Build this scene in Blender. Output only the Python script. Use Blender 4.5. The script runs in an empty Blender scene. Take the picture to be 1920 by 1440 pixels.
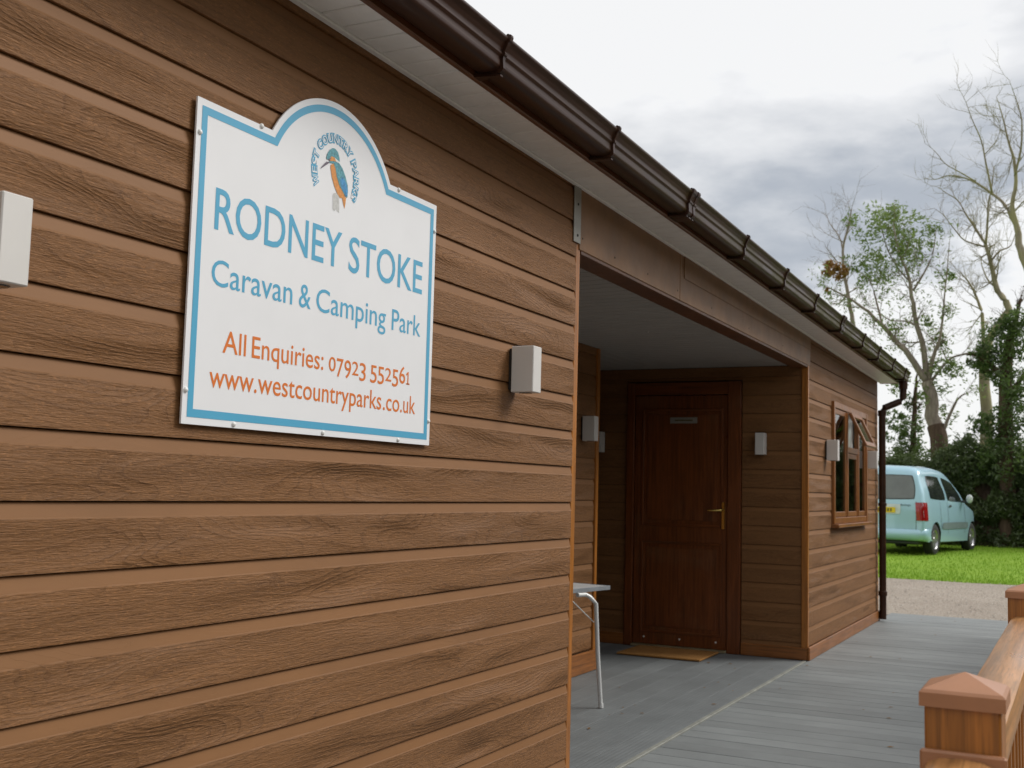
import bpy, bmesh, math, random
from mathutils import Vector, Matrix, noise as mnoise
random.seed(7)
R = math.radians
scene = bpy.context.scene
COL = scene.collection

# ------------------------------------------------------------------ camera
def make_camera():
    yaw, pitch, roll = 0.465642455, 0.0921507449, 0.0255509098
    cy, sy, cp, sp = math.cos(yaw), math.sin(yaw), math.cos(pitch), math.sin(pitch)
    fw = Vector((cy*cp, sy*cp, sp)); rt = Vector((sy, -cy, 0)); up = rt.cross(fw)
    c, s = math.cos(roll), math.sin(roll)
    rt, up = c*rt + s*up, -s*rt + c*up
    cam = bpy.data.cameras.new('camera'); cam.sensor_width = 36; cam.lens = 39.83
    cam.clip_start = 0.05; cam.clip_end = 3000
    o = bpy.data.objects.new('camera', cam); COL.objects.link(o)
    o.matrix_world = Matrix(((rt.x, up.x, -fw.x, 0), (rt.y, up.y, -fw.y, -1.8307),
                             (rt.z, up.z, -fw.z, 1.2119), (0, 0, 0, 1)))
    cam.dof.use_dof = True; cam.dof.focus_distance = 3.1; cam.dof.aperture_fstop = 9.0
    scene.camera = o
make_camera()

# ------------------------------------------------------------------ world and sun
SUN_AZ_VEC = Vector((0.58, -0.80, 0)).normalized()
SUN_EL = R(40)
def make_world():
    w = bpy.data.worlds.new('World'); scene.world = w; w.use_nodes = True
    nt = w.node_tree; N = nt.nodes; L = nt.links
    for n in list(N): N.remove(n)
    out = N.new('ShaderNodeOutputWorld'); bg = N.new('ShaderNodeBackground')
    sky = N.new('ShaderNodeTexSky'); sky.sky_type = 'NISHITA'; sky.sun_disc = False
    sky.sun_elevation = SUN_EL; sky.sun_rotation = math.atan2(SUN_AZ_VEC.x, SUN_AZ_VEC.y)
    tc = N.new('ShaderNodeTexCoord'); sep = N.new('ShaderNodeSeparateXYZ')
    L.new(tc.outputs['Generated'], sep.inputs[0])
    # cloud layer: project the view direction on a flat deck of cloud
    mp = N.new('ShaderNodeMapping'); mp.inputs['Scale'].default_value = (1, 1, 2.6)
    mp.inputs['Location'].default_value = (3.1, 1.7, 0.4)
    L.new(tc.outputs['Generated'], mp.inputs[0])
    n1 = N.new('ShaderNodeTexNoise'); n1.inputs['Scale'].default_value = 2.6
    n1.inputs['Detail'].default_value = 7; n1.inputs['Roughness'].default_value = .52
    n1.inputs['Distortion'].default_value = .35
    L.new(mp.outputs[0], n1.inputs['Vector'])
    n2 = N.new('ShaderNodeTexNoise'); n2.inputs['Scale'].default_value = 9
    n2.inputs['Detail'].default_value = 6; n2.inputs['Roughness'].default_value = .55
    L.new(mp.outputs[0], n2.inputs['Vector'])
    def m(op, a, b, cl=False):
        x = N.new('ShaderNodeMath'); x.operation = op; x.use_clamp = cl
        for i, v in enumerate((a, b)):
            if isinstance(v, (int, float)): x.inputs[i].default_value = v
            else: L.new(v, x.inputs[i])
        return x.outputs[0]
    e = m('ADD', sep.outputs['Z'], m('MULTIPLY', m('SUBTRACT', n1.outputs['Fac'], .5), .30))
    e = m('ADD', e, m('MULTIPLY', m('SUBTRACT', n2.outputs['Fac'], .5), .20))
    e = m('ADD', e, m('MULTIPLY', sep.outputs['Y'], .28))
    cr = N.new('ShaderNodeValToRGB'); cr.color_ramp.interpolation = 'B_SPLINE'
    els = cr.color_ramp.elements
    stops = [(0.0, (1.08, 1.08, 1.06)), (.16, (1.12, 1.12, 1.12)), (.195, (.94, .95, .965)), (.230, (.43, .47, .535)),
             (.275, (.50, .535, .59)), (.325, (.78, .795, .82)), (.39, (.98, .98, .985)), (.49, (1.27, 1.27, 1.27)), (1.0, (1.8, 1.79, 1.77))]
    while len(els) < len(stops): els.new(.5)
    for el, (p, c) in zip(els, stops): el.position = p; el.color = (*c, 1)
    L.new(e, cr.inputs[0])
    sc = N.new('ShaderNodeVectorMath'); sc.operation = 'SCALE'; sc.inputs['Scale'].default_value = .1
    L.new(sky.outputs[0], sc.inputs[0])
    mix = N.new('ShaderNodeMix'); mix.data_type = 'RGBA'; mix.inputs['Factor'].default_value = .92
    L.new(sc.outputs[0], mix.inputs[6]); L.new(cr.outputs[0], mix.inputs[7])
    L.new(mix.outputs[2], bg.inputs['Color']); bg.inputs['Strength'].default_value = 0.74
    L.new(bg.outputs[0], out.inputs[0])
make_world()
def make_sun():
    l = bpy.data.lights.new('sun', 'SUN'); l.energy = 1.9; l.angle = R(26); l.color = (1, .965, .91)
    o = bpy.data.objects.new('sun', l); COL.objects.link(o)
    d = SUN_AZ_VEC*math.cos(SUN_EL) + Vector((0, 0, math.sin(SUN_EL)))
    o.rotation_euler = d.to_track_quat('Z', 'Y').to_euler(); o.location = d*30
make_sun()
vs = scene.view_settings
vs.view_transform = 'Standard'; vs.look = 'None'; vs.gamma = 1; vs.use_curve_mapping = False
vs.exposure = 0.40

# ------------------------------------------------------------------ material helpers
class NT:
    def __init__(s, name):
        s.m = bpy.data.materials.new(name); s.m.use_nodes = True
        s.nt = s.m.node_tree; s.N = s.nt.nodes; s.L = s.nt.links
        s.b = s.N['Principled BSDF']; s.out = s.N['Material Output']
    def n(s, t, **k):
        x = s.N.new(t)
        for a, v in k.items(): setattr(x, a, v)
        return x
    def set(s, sock, v):
        if hasattr(v, 'is_output') or isinstance(v, bpy.types.NodeSocket): s.L.new(v, sock)
        elif isinstance(v, (tuple, list)) and len(v) == 3 and sock.type == 'RGBA': sock.default_value = (*v, 1)
        else: sock.default_value = v
    def math(s, op, a, b=0.0, clamp=False):
        x = s.n('ShaderNodeMath', operation=op, use_clamp=clamp); s.set(x.inputs[0], a); s.set(x.inputs[1], b); return x.outputs[0]
    def coord(s, scale=(1, 1, 1), rnd=True, kind='Object'):
        tc = s.n('ShaderNodeTexCoord'); v = tc.outputs[kind]
        if rnd:
            oi = s.n('ShaderNodeObjectInfo'); mu = s.math('MULTIPLY', oi.outputs['Random'], 53.0)
            ad = s.n('ShaderNodeVectorMath', operation='ADD'); s.L.new(v, ad.inputs[0]); s.L.new(mu, ad.inputs[1]); v = ad.outputs[0]
        mp = s.n('ShaderNodeMapping'); mp.inputs['Scale'].default_value = scale; s.L.new(v, mp.inputs[0])
        return mp.outputs[0]
    def noise(s, v, scale=5, detail=3, rough=.5, dist=0):
        x = s.n('ShaderNodeTexNoise'); s.L.new(v, x.inputs['Vector'])
        for k, q in (('Scale', scale), ('Detail', detail), ('Roughness', rough), ('Distortion', dist)): x.inputs[k].default_value = q
        return x.outputs['Fac']
    def ramp(s, f, stops, interp='LINEAR'):
        x = s.n('ShaderNodeValToRGB'); x.color_ramp.interpolation = interp; e = x.color_ramp.elements
        while len(e) < len(stops): e.new(.5)
        for el, (p, c) in zip(e, stops):
            el.position = p; el.color = (*c, 1) if isinstance(c, tuple) else (c, c, c, 1)
        s.L.new(f, x.inputs[0]); return x.outputs[0]
    def mix(s, f, a, b, mode='MIX'):
        x = s.n('ShaderNodeMix', data_type='RGBA', blend_type=mode); s.set(x.inputs[0], f); s.set(x.inputs[6], a); s.set(x.inputs[7], b); return x.outputs[2]
    def bump(s, h, strength=.5, dist=.002, normal=None):
        x = s.n('ShaderNodeBump'); x.inputs['Strength'].default_value = strength; x.inputs['Distance'].default_value = dist
        s.L.new(h, x.inputs['Height'])
        if normal is not None: s.L.new(normal, x.inputs['Normal'])
        s.L.new(x.outputs[0], s.b.inputs['Normal']); return x.outputs[0]
    def fin(s, color=None, rough=.5, metallic=0, spec=.5, coat=0):
        if color is not None: s.set(s.b.inputs['Base Color'], color)
        s.set(s.b.inputs['Roughness'], rough); s.b.inputs['Metallic'].default_value = metallic
        s.b.inputs['Specular IOR Level'].default_value = spec; s.b.inputs['Coat Weight'].default_value = coat
        return s.m

MAT = {}
def plain(name, col, rough=.5, metallic=0, spec=.5, coat=0, var=.12, vscale=6, bump=0, bscale=120):
    t = NT(name); v = t.coord(); f = t.noise(v, vscale, 4, .6)
    lo = tuple(c*(1-var) for c in col); hi = tuple(min(1, c*(1+var)) for c in col)
    c = t.ramp(f, [(.3, lo), (.7, hi)])
    r = t.math('ADD', t.math('MULTIPLY', t.noise(v, vscale*3, 3), .15), rough-.075)
    if bump: t.bump(t.noise(v, bscale, 3), bump, .001)
    MAT[name] = t.fin(c, r, metallic, spec, coat); return MAT[name]

def mat_siding(name='siding', base=(.240, .112, .041), gain=1.0, zface=.109):
    t = NT(name)
    tc = t.n('ShaderNodeTexCoord'); sp = t.n('ShaderNodeSeparateXYZ'); t.L.new(tc.outputs['Object'], sp.inputs[0])
    face = t.math('SUBTRACT', 1.0, t.math('MULTIPLY', t.math('SUBTRACT', sp.outputs['Z'], zface-.003), 260, True), True)
    oi = t.n('ShaderNodeObjectInfo')
    # contour lines of a long stretched noise give the cathedral figure of the embossed boards
    field = t.noise(t.coord((1.5, .2, 8.5)), 1.0, 1.2, .4, .15)
    jag = t.math('ADD', t.math('MULTIPLY', t.noise(t.coord((30, 1, 50)), 1, 2, .6), .020), t.math('MULTIPLY', t.noise(t.coord((95, 1, 120)), 1, 2, .6), .010))
    saw = t.math('FRACT', t.math('MULTIPLY', t.math('ADD', field, jag), 22))
    ridge = t.math('POWER', saw, 2.0)                       # one steep side, like split grain
    line = t.math('POWER', saw, 9.0)
    patch = t.ramp(t.noise(t.coord((1.3, .3, 8)), 1.0, 2), [(.42, 0.12), (.62, 1.0)])
    fib = t.noise(t.coord((16, 3, 210)), 1.0, 4, .65, .4)
    fib2 = t.noise(t.coord((48, 5, 430)), 1.0, 2, .6)
    speck = t.noise(t.coord((70, 5, 260)), 1.0, 2, .6)
    h = t.math('ADD', t.math('MULTIPLY', t.math('MULTIPLY', ridge, patch), .95), t.math('MULTIPLY', fib, .8))
    h = t.math('ADD', h, t.math('MULTIPLY', fib2, .4))
    h = t.math('MULTIPLY', h, t.math('ADD', t.math('MULTIPLY', face, .96), .04))
    t.bump(h, .95*gain, .0042)
    b = base
    tone = t.ramp(t.noise(t.coord((1.1, 1, 14)), 1.0, 4, .6), [(.3, tuple(c*.80 for c in b)), (.7, tuple(c*1.04 for c in b))])
    tone = t.mix(t.math('MULTIPLY', t.math('MULTIPLY', line, patch), t.math('MULTIPLY', face, .55)), tone, (b[0]*.36, b[1]*.32, b[2]*.32))
    tone = t.mix(t.math('MULTIPLY', t.ramp(fib, [(.30, 1.0), (.50, 0.0)]), t.math('MULTIPLY', face, .46)), tone, (b[0]*.45, b[1]*.42, b[2]*.42))
    tone = t.mix(t.math('MULTIPLY', t.ramp(speck, [(.56, 0.0), (.72, 1.0)]), t.math('MULTIPLY', face, .5)), tone, tuple(min(1, c*1.7) for c in b))
    smooth = t.ramp(t.noise(t.coord((2, 1, 6)), 1.0, 4, .65), [(.3, tuple(c*.90 for c in b)), (.7, tuple(c*1.08 for c in b))])
    tone = t.mix(face, smooth, tone)
    hv = t.n('ShaderNodeHueSaturation'); t.L.new(tone, hv.inputs['Color'])
    t.L.new(t.math('ADD', t.math('MULTIPLY', oi.outputs['Random'], .034), .92), hv.inputs['Value'])
    MAT[name] = t.fin(hv.outputs[0], .6, 0, .28); return MAT[name]
mat_siding()

def mat_foil(name, base, axis='z', rough=.34, spec=.5):
    """wood-grain printed foil on plastic trim"""
    t = NT(name)
    s1 = {'x': (2.5, 60, 60), 'z': (60, 60, 2.5), 'y': (60, 2.5, 60)}[axis]
    s2 = tuple(k*4 for k in s1)
    f = t.noise(t.coord(s1), 1.0, 4, .6, .4); g = t.noise(t.coord(s2), 1.0, 3, .6)
    c = t.ramp(f, [(.3, tuple(k*.55 for k in base)), (.5, base), (.72, tuple(min(1, k*1.35) for k in base))])
    c = t.mix(t.math('MULTIPLY', t.ramp(g, [(.5, 0.0), (.68, 1.0)]), .55), c, tuple(k*.4 for k in base))
    dirt = t.noise(t.coord((3, 3, 3)), 1.0, 4, .6)
    c = t.mix(t.ramp(dirt, [(.55, 0.0), (.85, .25)]), c, (.22, .16, .08))
    r = t.math('ADD', t.math('MULTIPLY', dirt, .3), rough-.12)
    t.bump(g, .15, .0006)
    MAT[name] = t.fin(c, r, 0, spec); return MAT[name]
mat_foil('oak_foil', (.37, .135, .022))
mat_foil('window_foil', (.25, .092, .021))
mat_foil('window_foil_x', (.25, .092, .021), 'x')
mat_foil('oak_foil_x', (.27, .098, .022), 'x')
mat_foil('oak_foil_y', (.27, .098, .022), 'y')
mat_foil('rosewood_door', (.155, .043, .010), 'z', .32)
mat_foil('rosewood_door_y', (.155, .043, .010), 'y', .32)
plain('cap_plastic', (.40, .18, .085), .36, spec=.5, var=.10, vscale=9)
mat_foil('rail_foil', (.42, .20, .070), 'x', .30)
plain('beam_board', (.225, .108, .038), .5, var=.2, vscale=5, bump=.15, bscale=60)
plain('fascia', (.11, .038, .012), .45, var=.25)
plain('upvc_white', (.74, .74, .71), .38, var=.04)
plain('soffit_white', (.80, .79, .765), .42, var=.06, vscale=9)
plain('ceiling_shaded', (.33, .32, .30), .5, var=.06)  # white plastic like the soffit, with porch shade put into its colour
plain('lamp_grey', (.66, .64, .61), .42, var=.03, bump=.08, bscale=500)
plain('lamp_lens', (.05, .05, .05), .15)
plain('sign_white', (.83, .835, .85), .33, var=.015)
plain('sign_blue', (.098, .395, .60), .35, var=.03)
plain('sign_orange', (.72, .19, .035), .35, var=.03)
plain('screw_cap', (.82, .82, .80), .3, var=.02)
plain('zinc', (.30, .285, .25), .45, .3, var=.12)
plain('brass', (.72, .52, .16), .22, 1.0, var=.08)
plain('aluminium', (.62, .56, .36), .35, .8, var=.1)
plain('dark_recess', (.02, .017, .014), .8)
plain('inner_plaster', (.35, .33, .30), .8)
plain('table_top', (.52, .54, .55), .35, var=.05)
plain('table_edge', (.22, .24, .26), .4)
plain('table_leg', (.66, .67, .66), .3, .2, var=.05)
plain('rubber', (.025, .025, .026), .75, var=.2)
plain('car_rear_glass', (.10, .11, .105), .05, spec=1.0, var=.2, vscale=3)
plain('tyre', (.022, .022, .023), .8, var=.2)
plain('alloy', (.46, .46, .48), .32, .75, var=.12, vscale=20)
plain('curtain', (.72, .72, .70), .9, var=.06)
plain('plate_yellow', (.80, .56, .02), .4, var=.03)
plain('plate_black', (.10, .08, .02), .5)
plain('lamp_red', (.32, .012, .014), .12, coat=.6, var=.25, vscale=15)
plain('lamp_smoke', (.10, .03, .03), .12)
plain('mirror_shell', (.62, .66, .67), .3)
plain('car_trim', (.04, .042, .045), .55)
plain('seam', (.06, .09, .10), .7)
plain('door_moulding', (.16, .21, .23), .55)
plain('stone_grey', (.40, .36, .31), .85, var=.35, vscale=3)
plain('roof_tile', (.09, .045, .03), .7, var=.3)
plain('print_grey', (.55, .55, .53), .5, var=.15, vscale=90)
plain('bird_teal', (.10, .31, .36), .4, var=.45, vscale=160)
plain('bird_blue', (.055, .26, .50), .4, var=.5, vscale=140)
plain('bird_orange', (.66, .27, .06), .4, var=.28, vscale=90)
plain('bird_dark', (.16, .13, .17), .4, var=.3)
plain('bird_white', (.76, .74, .70), .4)

def mat_gutter(name, algae):
    t = NT(name); v = t.coord((1, 6, 6)); w = t.coord((2.2, 14, 14))
    c = t.ramp(t.noise(v, 2.0, 4, .6), [(.3, (.028, .011, .006)), (.7, (.050, .021, .011))])
    r = .34
    if algae:
        # algae film that gets heavier towards the far, shaded end of the run
        tc = t.n('ShaderNodeTexCoord'); sp = t.n('ShaderNodeSeparateXYZ'); t.L.new(tc.outputs['Object'], sp.inputs[0])
        far = t.math('MULTIPLY', t.math('SUBTRACT', sp.outputs['X'], .8), .16, True)
        a = t.math('MULTIPLY', t.ramp(t.noise(w, 1.4, 5, .65), [(.38, 0.0), (.62, 1.0)]), far)
        c = t.mix(t.math('MULTIPLY', a, .85), c, (.075, .080, .018))
        r = t.math('ADD', t.math('MULTIPLY', a, .2), .34)
    t.bump(t.noise(v, 30, 3), .1, .001)
    MAT[name] = t.fin(c, r, 0, .24)
    if algae: t.L.new(t.math('SUBTRACT', .22, t.math('MULTIPLY', a, .2)), t.b.inputs['Specular IOR Level'])
mat_gutter('gutter_brown', True); mat_gutter('pipe_brown', False)

def mat_deck(name, col):
    t = NT(name); tc = t.n('ShaderNodeTexCoord'); sp = t.n('ShaderNodeSeparateXYZ'); t.L.new(tc.outputs['Object'], sp.inputs[0])
    # fine ribbing along the board
    rib = t.math('SINE', t.math('MULTIPLY', sp.outputs['Y'], 2*math.pi/.0235), 0)
    g = t.noise(t.coord((3, 60, 60)), 1, 4, .6); d = t.noise(t.coord((2.2, 2.2, 2.2)), 1, 5, .65); sp2 = t.noise(t.coord((1, 1, 1)), 160, 2)
    c = t.ramp(d, [(.25, tuple(k*.78 for k in col)), (.75, tuple(k*1.15 for k in col))])
    c = t.mix(t.math('MULTIPLY', t.ramp(g, [(.45, 0.0), (.75, 1.0)]), .25), c, tuple(k*.62 for k in col))
    c = t.mix(t.ramp(sp2, [(.62, 0.0), (.8, .3)]), c, (.42, .42, .40))
    c = t.mix(t.math('MULTIPLY', t.math('ADD', t.math('MULTIPLY', rib, .5), .5), .16), c, tuple(k*.6 for k in col))
    oi = t.n('ShaderNodeObjectInfo'); hv = t.n('ShaderNodeHueSaturation'); t.L.new(c, hv.inputs['Color'])
    t.L.new(t.math('ADD', t.math('MULTIPLY', oi.outputs['Random'], .18), .91), hv.inputs['Value'])
    t.bump(t.math('ADD', t.math('MULTIPLY', rib, -.6), t.math('MULTIPLY', g, .5)), .45, .0015)
    MAT[name] = t.fin(hv.outputs[0], .55, 0, .4)
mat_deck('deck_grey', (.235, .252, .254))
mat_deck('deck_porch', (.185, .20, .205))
plain('deck_trim', (.26, .265, .235), .55, var=.2, vscale=12)

def mat_ground():
    t = NT('lawn'); v = t.coord((1, 1, 1), False)
    a = t.noise(v, .55, 5, .6); b = t.noise(v, 7, 4, .7); c0 = t.noise(v, 60, 3, .6)
    c = t.ramp(a, [(.3, (.19, .34, .022)), (.7, (.27, .42, .04))])
    c = t.mix(t.math('MULTIPLY', t.ramp(b, [(.4, 0.0), (.75, 1.0)]), .4), c, (.20, .26, .04))
    c = t.mix(t.math('MULTIPLY', t.ramp(c0, [(.4, 0.0), (.7, 1.0)]), .5), c, (.09, .18, .014))
    t.bump(t.math('ADD', b, c0), .5, .03); MAT['lawn'] = t.fin(c, .8, 0, .2)
    t = NT('gravel'); v = t.coord((1, 1, 1), False)
    vo = t.n('ShaderNodeTexVoronoi'); vo.inputs['Scale'].default_value = 70; t.L.new(v, vo.inputs['Vector'])
    c = t.ramp(t.noise(v, .8, 4, .6), [(.3, (.30, .25, .20)), (.7, (.40, .345, .285))])
    hs = t.n('ShaderNodeSeparateColor'); t.L.new(vo.outputs['Color'], hs.inputs[0])
    c = t.mix(t.math('MULTIPLY', hs.outputs[0], .6), c, t.ramp(hs.outputs[1], [(0, (.13, .10, .085)), (.5, (.40, .35, .31)), (1, (.62, .58, .52))]))
    t.bump(t.math('SUBTRACT', 1.0, vo.outputs['Distance']), .8, .012); MAT['gravel'] = t.fin(c, .9, 0, .25)
    t = NT('blade'); oi = t.coord((1, 1, 1), False); c = t.ramp(t.noise(oi, 3, 3), [(.3, (.20, .37, .022)), (.7, (.32, .48, .05))])
    MAT['blade'] = t.fin(c, .6, 0, .25)
    t.b.inputs['Subsurface Weight'].default_value = 0
mat_ground()

def mat_leaf(name, a, b, trans=.4, freq=1.6):
    t = NT(name); v = t.coord((1, 1, 1), False)
    c = t.ramp(t.noise(v, freq, 3, .6), [(.3, a), (.7, b)])
    c = t.mix(t.math('MULTIPLY', t.noise(v, 23, 2), .5), c, tuple(k*.55 for k in a))
    d = t.n('ShaderNodeBsdfDiffuse'); tr = t.n('ShaderNodeBsdfTranslucent'); gl = t.n('ShaderNodeBsdfGlossy'); gl.inputs['Roughness'].default_value = .45
    t.L.new(c, d.inputs[0]); t.L.new(c, tr.inputs[0])
    m1 = t.n('ShaderNodeMixShader'); m1.inputs[0].default_value = trans; t.L.new(d.outputs[0], m1.inputs[1]); t.L.new(tr.outputs[0], m1.inputs[2])
    m2 = t.n('ShaderNodeMixShader'); m2.inputs[0].default_value = .05; t.L.new(m1.outputs[0], m2.inputs[1]); t.L.new(gl.outputs[0], m2.inputs[2])
    t.L.new(m2.outputs[0], t.out.inputs[0]); MAT[name] = t.m
mat_leaf('leaf_crown', (.15, .22, .055), (.27, .35, .11), .55)
mat_leaf('leaf_rust', (.28, .13, .03), (.40, .22, .06), .45)
mat_leaf('leaf_ivy', (.075, .125, .03), (.16, .235, .065), .5)
mat_leaf('leaf_hedge', (.06, .095, .025), (.15, .20, .065), .4, .9)
def mat_bark(name, a, b, moss=None):
    t = NT(name); v = t.coord((5, 5, 1.2), False)
    c = t.ramp(t.noise(v, 3, 5, .65), [(.3, a), (.7, b)])
    if moss: c = t.mix(t.ramp(t.noise(t.coord((1, 1, 1), False), 1.5, 4), [(.4, 0.0), (.6, .8)]), c, moss)
    t.bump(t.noise(v, 6, 5, .7), .6, .02); MAT[name] = t.fin(c, .85, 0, .2)
mat_bark('bark_pale', (.17, .135, .11), (.33, .275, .23))
mat_bark('bark_bare', (.19, .155, .115), (.34, .29, .225), (.30, .275, .14))
mat_bark('bark_dark', (.06, .038, .025), (.12, .08, .055))

def mat_glass(name, tint=(.9, .95, .93), dark=0.0):
    t = NT(name)
    tr = t.n('ShaderNodeBsdfTransparent'); tr.inputs[0].default_value = (*tint, 1)
    gl = t.n('ShaderNodeBsdfGlossy'); gl.inputs['Roughness'].default_value = .02
    fr = t.n('ShaderNodeFresnel'); fr.inputs[0].default_value = 1.5
    mx = t.n('ShaderNodeMixShader'); t.L.new(t.math('ADD', fr.outputs[0], .05), mx.inputs[0])
    t.L.new(tr.outputs[0], mx.inputs[1]); t.L.new(gl.outputs[0], mx.inputs[2]); t.L.new(mx.outputs[0], t.out.inputs[0])
    MAT[name] = t.m
mat_glass('glass')
def mat_carglass():
    t = NT('car_glass'); f = t.noise(t.coord((1, 1, 1)), 3, 3)
    MAT['car_glass'] = t.fin(t.ramp(f, [(.3, (.012, .016, .016)), (.7, (.03, .035, .034))]), .04, 0, .9)
mat_carglass()
def mat_paint():
    t = NT('car_paint'); f = t.noise(t.coord((1, 1, 1)), 400, 2)
    c = t.ramp(f, [(.35, (.36, .58, .71)), (.65, (.42, .65, .78))])
    t.b.inputs['Coat Roughness'].default_value = .06
    MAT['car_paint'] = t.fin(c, .33, .12, .5, .8)
mat_paint()
def mat_coir():
    t = NT('coir'); v = t.coord((1, 1, 1)); f = t.noise(v, 140, 4, .7)
    t.bump(f, .9, .006); MAT['coir'] = t.fin(t.ramp(f, [(.3, (.27, .12, .035)), (.7, (.52, .28, .10))]), .95, 0, .1)
mat_coir()

# ------------------------------------------------------------------ geometry helpers
class MB:
    def __init__(s): s.v = []; s.f = []
    def add(s, verts, faces):
        o = len(s.v); s.v += [tuple(p) for p in verts]; s.f += [tuple(i+o for i in f) for f in faces]; return s
    def box(s, x0, x1, y0, y1, z0, z1, M=None):
        p = [(x, y, z) for x in (x0, x1) for y in (y0, y1) for z in (z0, z1)]
        if M is not None: p = [tuple(M @ Vector(q)) for q in p]
        return s.add(p, [(0, 1, 3, 2), (4, 6, 7, 5), (0, 4, 5, 1), (2, 3, 7, 6), (0, 2, 6, 4), (1, 5, 7, 3)])
    def bev(s, x0, x1, y0, y1, z0, z1, b=.004):
        """box with every edge chamfered"""
        bm = bmesh.new(); bmesh.ops.create_cube(bm, size=1)
        for v in bm.verts: v.co = Vector(((x0+x1)/2+v.co.x*(x1-x0), (y0+y1)/2+v.co.y*(y1-y0), (z0+z1)/2+v.co.z*(z1-z0)))
        bmesh.ops.bevel(bm, geom=bm.edges[:], offset=b, segments=1, affect='EDGES')
        bm.verts.index_update(); s.add([v.co[:] for v in bm.verts], [[v.index for v in f.verts] for f in bm.faces]); bm.free(); return s
    def extrude_x(s, prof, x0, x1, caps=True):
        """closed profile of (y,z) swept along x"""
        n = len(prof); v = [(x0, y, z) for y, z in prof]+[(x1, y, z) for y, z in prof]
        f = [(i, (i+1) % n, n+(i+1) % n, n+i) for i in range(n)]
        if caps: f += [tuple(range(n))[::-1], tuple(range(n, 2*n))]
        return s.add(v, f)
    def poly(s, pts, y0, y1):
        """flat outline in x,z given thickness in y"""
        n = len(pts); v = [(x, y0, z) for x, z in pts]+[(x, y1, z) for x, z in pts]
        return s.add(v, [tuple(range(n)), tuple(range(n, 2*n))[::-1]]+[(i, n+i, n+(i+1) % n, (i+1) % n) for i in range(n)])
    def tube(s, pts, radii, seg=8, caps=True):
        pts = [Vector(p) for p in pts]; rings = []
        for i, p in enumerate(pts):
            d = (pts[min(i+1, len(pts)-1)]-pts[max(i-1, 0)]).normalized()
            a = d.cross(Vector((0, 0, 1)) if abs(d.z) < .9 else Vector((1, 0, 0))).normalized(); b = d.cross(a)
            r = radii[i] if isinstance(radii, (list, tuple)) else radii
            rings.append([p+(a*math.cos(2*math.pi*k/seg)+b*math.sin(2*math.pi*k/seg))*r for k in range(seg)])
        v = [q for rg in rings for q in rg]; f = []
        for i in range(len(rings)-1):
            for k in range(seg):
                f.append((i*seg+k, i*seg+(k+1) % seg, (i+1)*seg+(k+1) % seg, (i+1)*seg+k))
        if caps: f += [tuple(range(seg))[::-1], tuple(range((len(rings)-1)*seg, len(rings)*seg))]
        return s.add(v, f)
    def lathe(s, prof, axis='y', c=(0, 0, 0), seg=24):
        """(radius, offset) profile turned about an axis"""
        v = []; n = len(prof)
        for k in range(seg):
            a = 2*math.pi*k/seg
            for r, h in prof:
                q = {'y': (r*math.cos(a), h, r*math.sin(a)), 'z': (r*math.cos(a), r*math.sin(a), h), 'x': (h, r*math.cos(a), r*math.sin(a))}[axis]
                v.append((q[0]+c[0], q[1]+c[1], q[2]+c[2]))
        f = [(k*n+i, k*n+i+1, ((k+1) % seg)*n+i+1, ((k+1) % seg)*n+i) for k in range(seg) for i in range(n-1)]
        return s.add(v, f)
    def mesh(s, name, m, smooth=False, fix=True):
        me = bpy.data.meshes.new(name); me.from_pydata(s.v, [], s.f)
        if fix:
            bm = bmesh.new(); bm.from_mesh(me); bmesh.ops.recalc_face_normals(bm, faces=bm.faces[:]); bm.to_mesh(me); bm.free()
        me.materials.append(MAT[m] if isinstance(m, str) else m)
        if smooth:
            me.polygons.foreach_set('use_smooth', [True]*len(me.polygons))
            if smooth != 'full': me.set_sharp_from_angle(angle=R(smooth if smooth is not True else 40))
        me.update(); return me
    def obj(s, name, m, parent=None, loc=(0, 0, 0), rz=0, smooth=False, fix=True):
        return link(name, s.mesh(name, m, smooth, fix), parent, loc, rz)
def link(name, me, parent=None, loc=(0, 0, 0), rz=0):
    o = bpy.data.objects.new(name, me); COL.objects.link(o); o.parent = parent
    o.location = loc; o.rotation_euler = (0, 0, rz); return o
def thing(name, label, cat, loc=(0, 0, 0), rz=0, group=None):
    o = bpy.data.objects.new(name, None); COL.objects.link(o); o.empty_display_size = .1
    o.location = loc; o.rotation_euler = (0, 0, rz); return tag(o, label, cat, group)
def tag(o, label, cat, group=None):
    o['label'] = label; o['category'] = cat
    if group: o['group'] = group
    return o
def kind(o, k): o['kind'] = k; return o
def box(name, m, x0, x1, y0, y1, z0, z1, parent=None, b=0):
    """a box part whose origin sits at its own corner, so its pattern runs along itself"""
    mb = MB()
    if b: mb.bev(0, x1-x0, 0, y1-y0, 0, z1-z0, b)
    else: mb.box(0, x1-x0, 0, y1-y0, 0, z1-z0)
    return mb.obj(name, m, parent, (x0, y0, z0))

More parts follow.
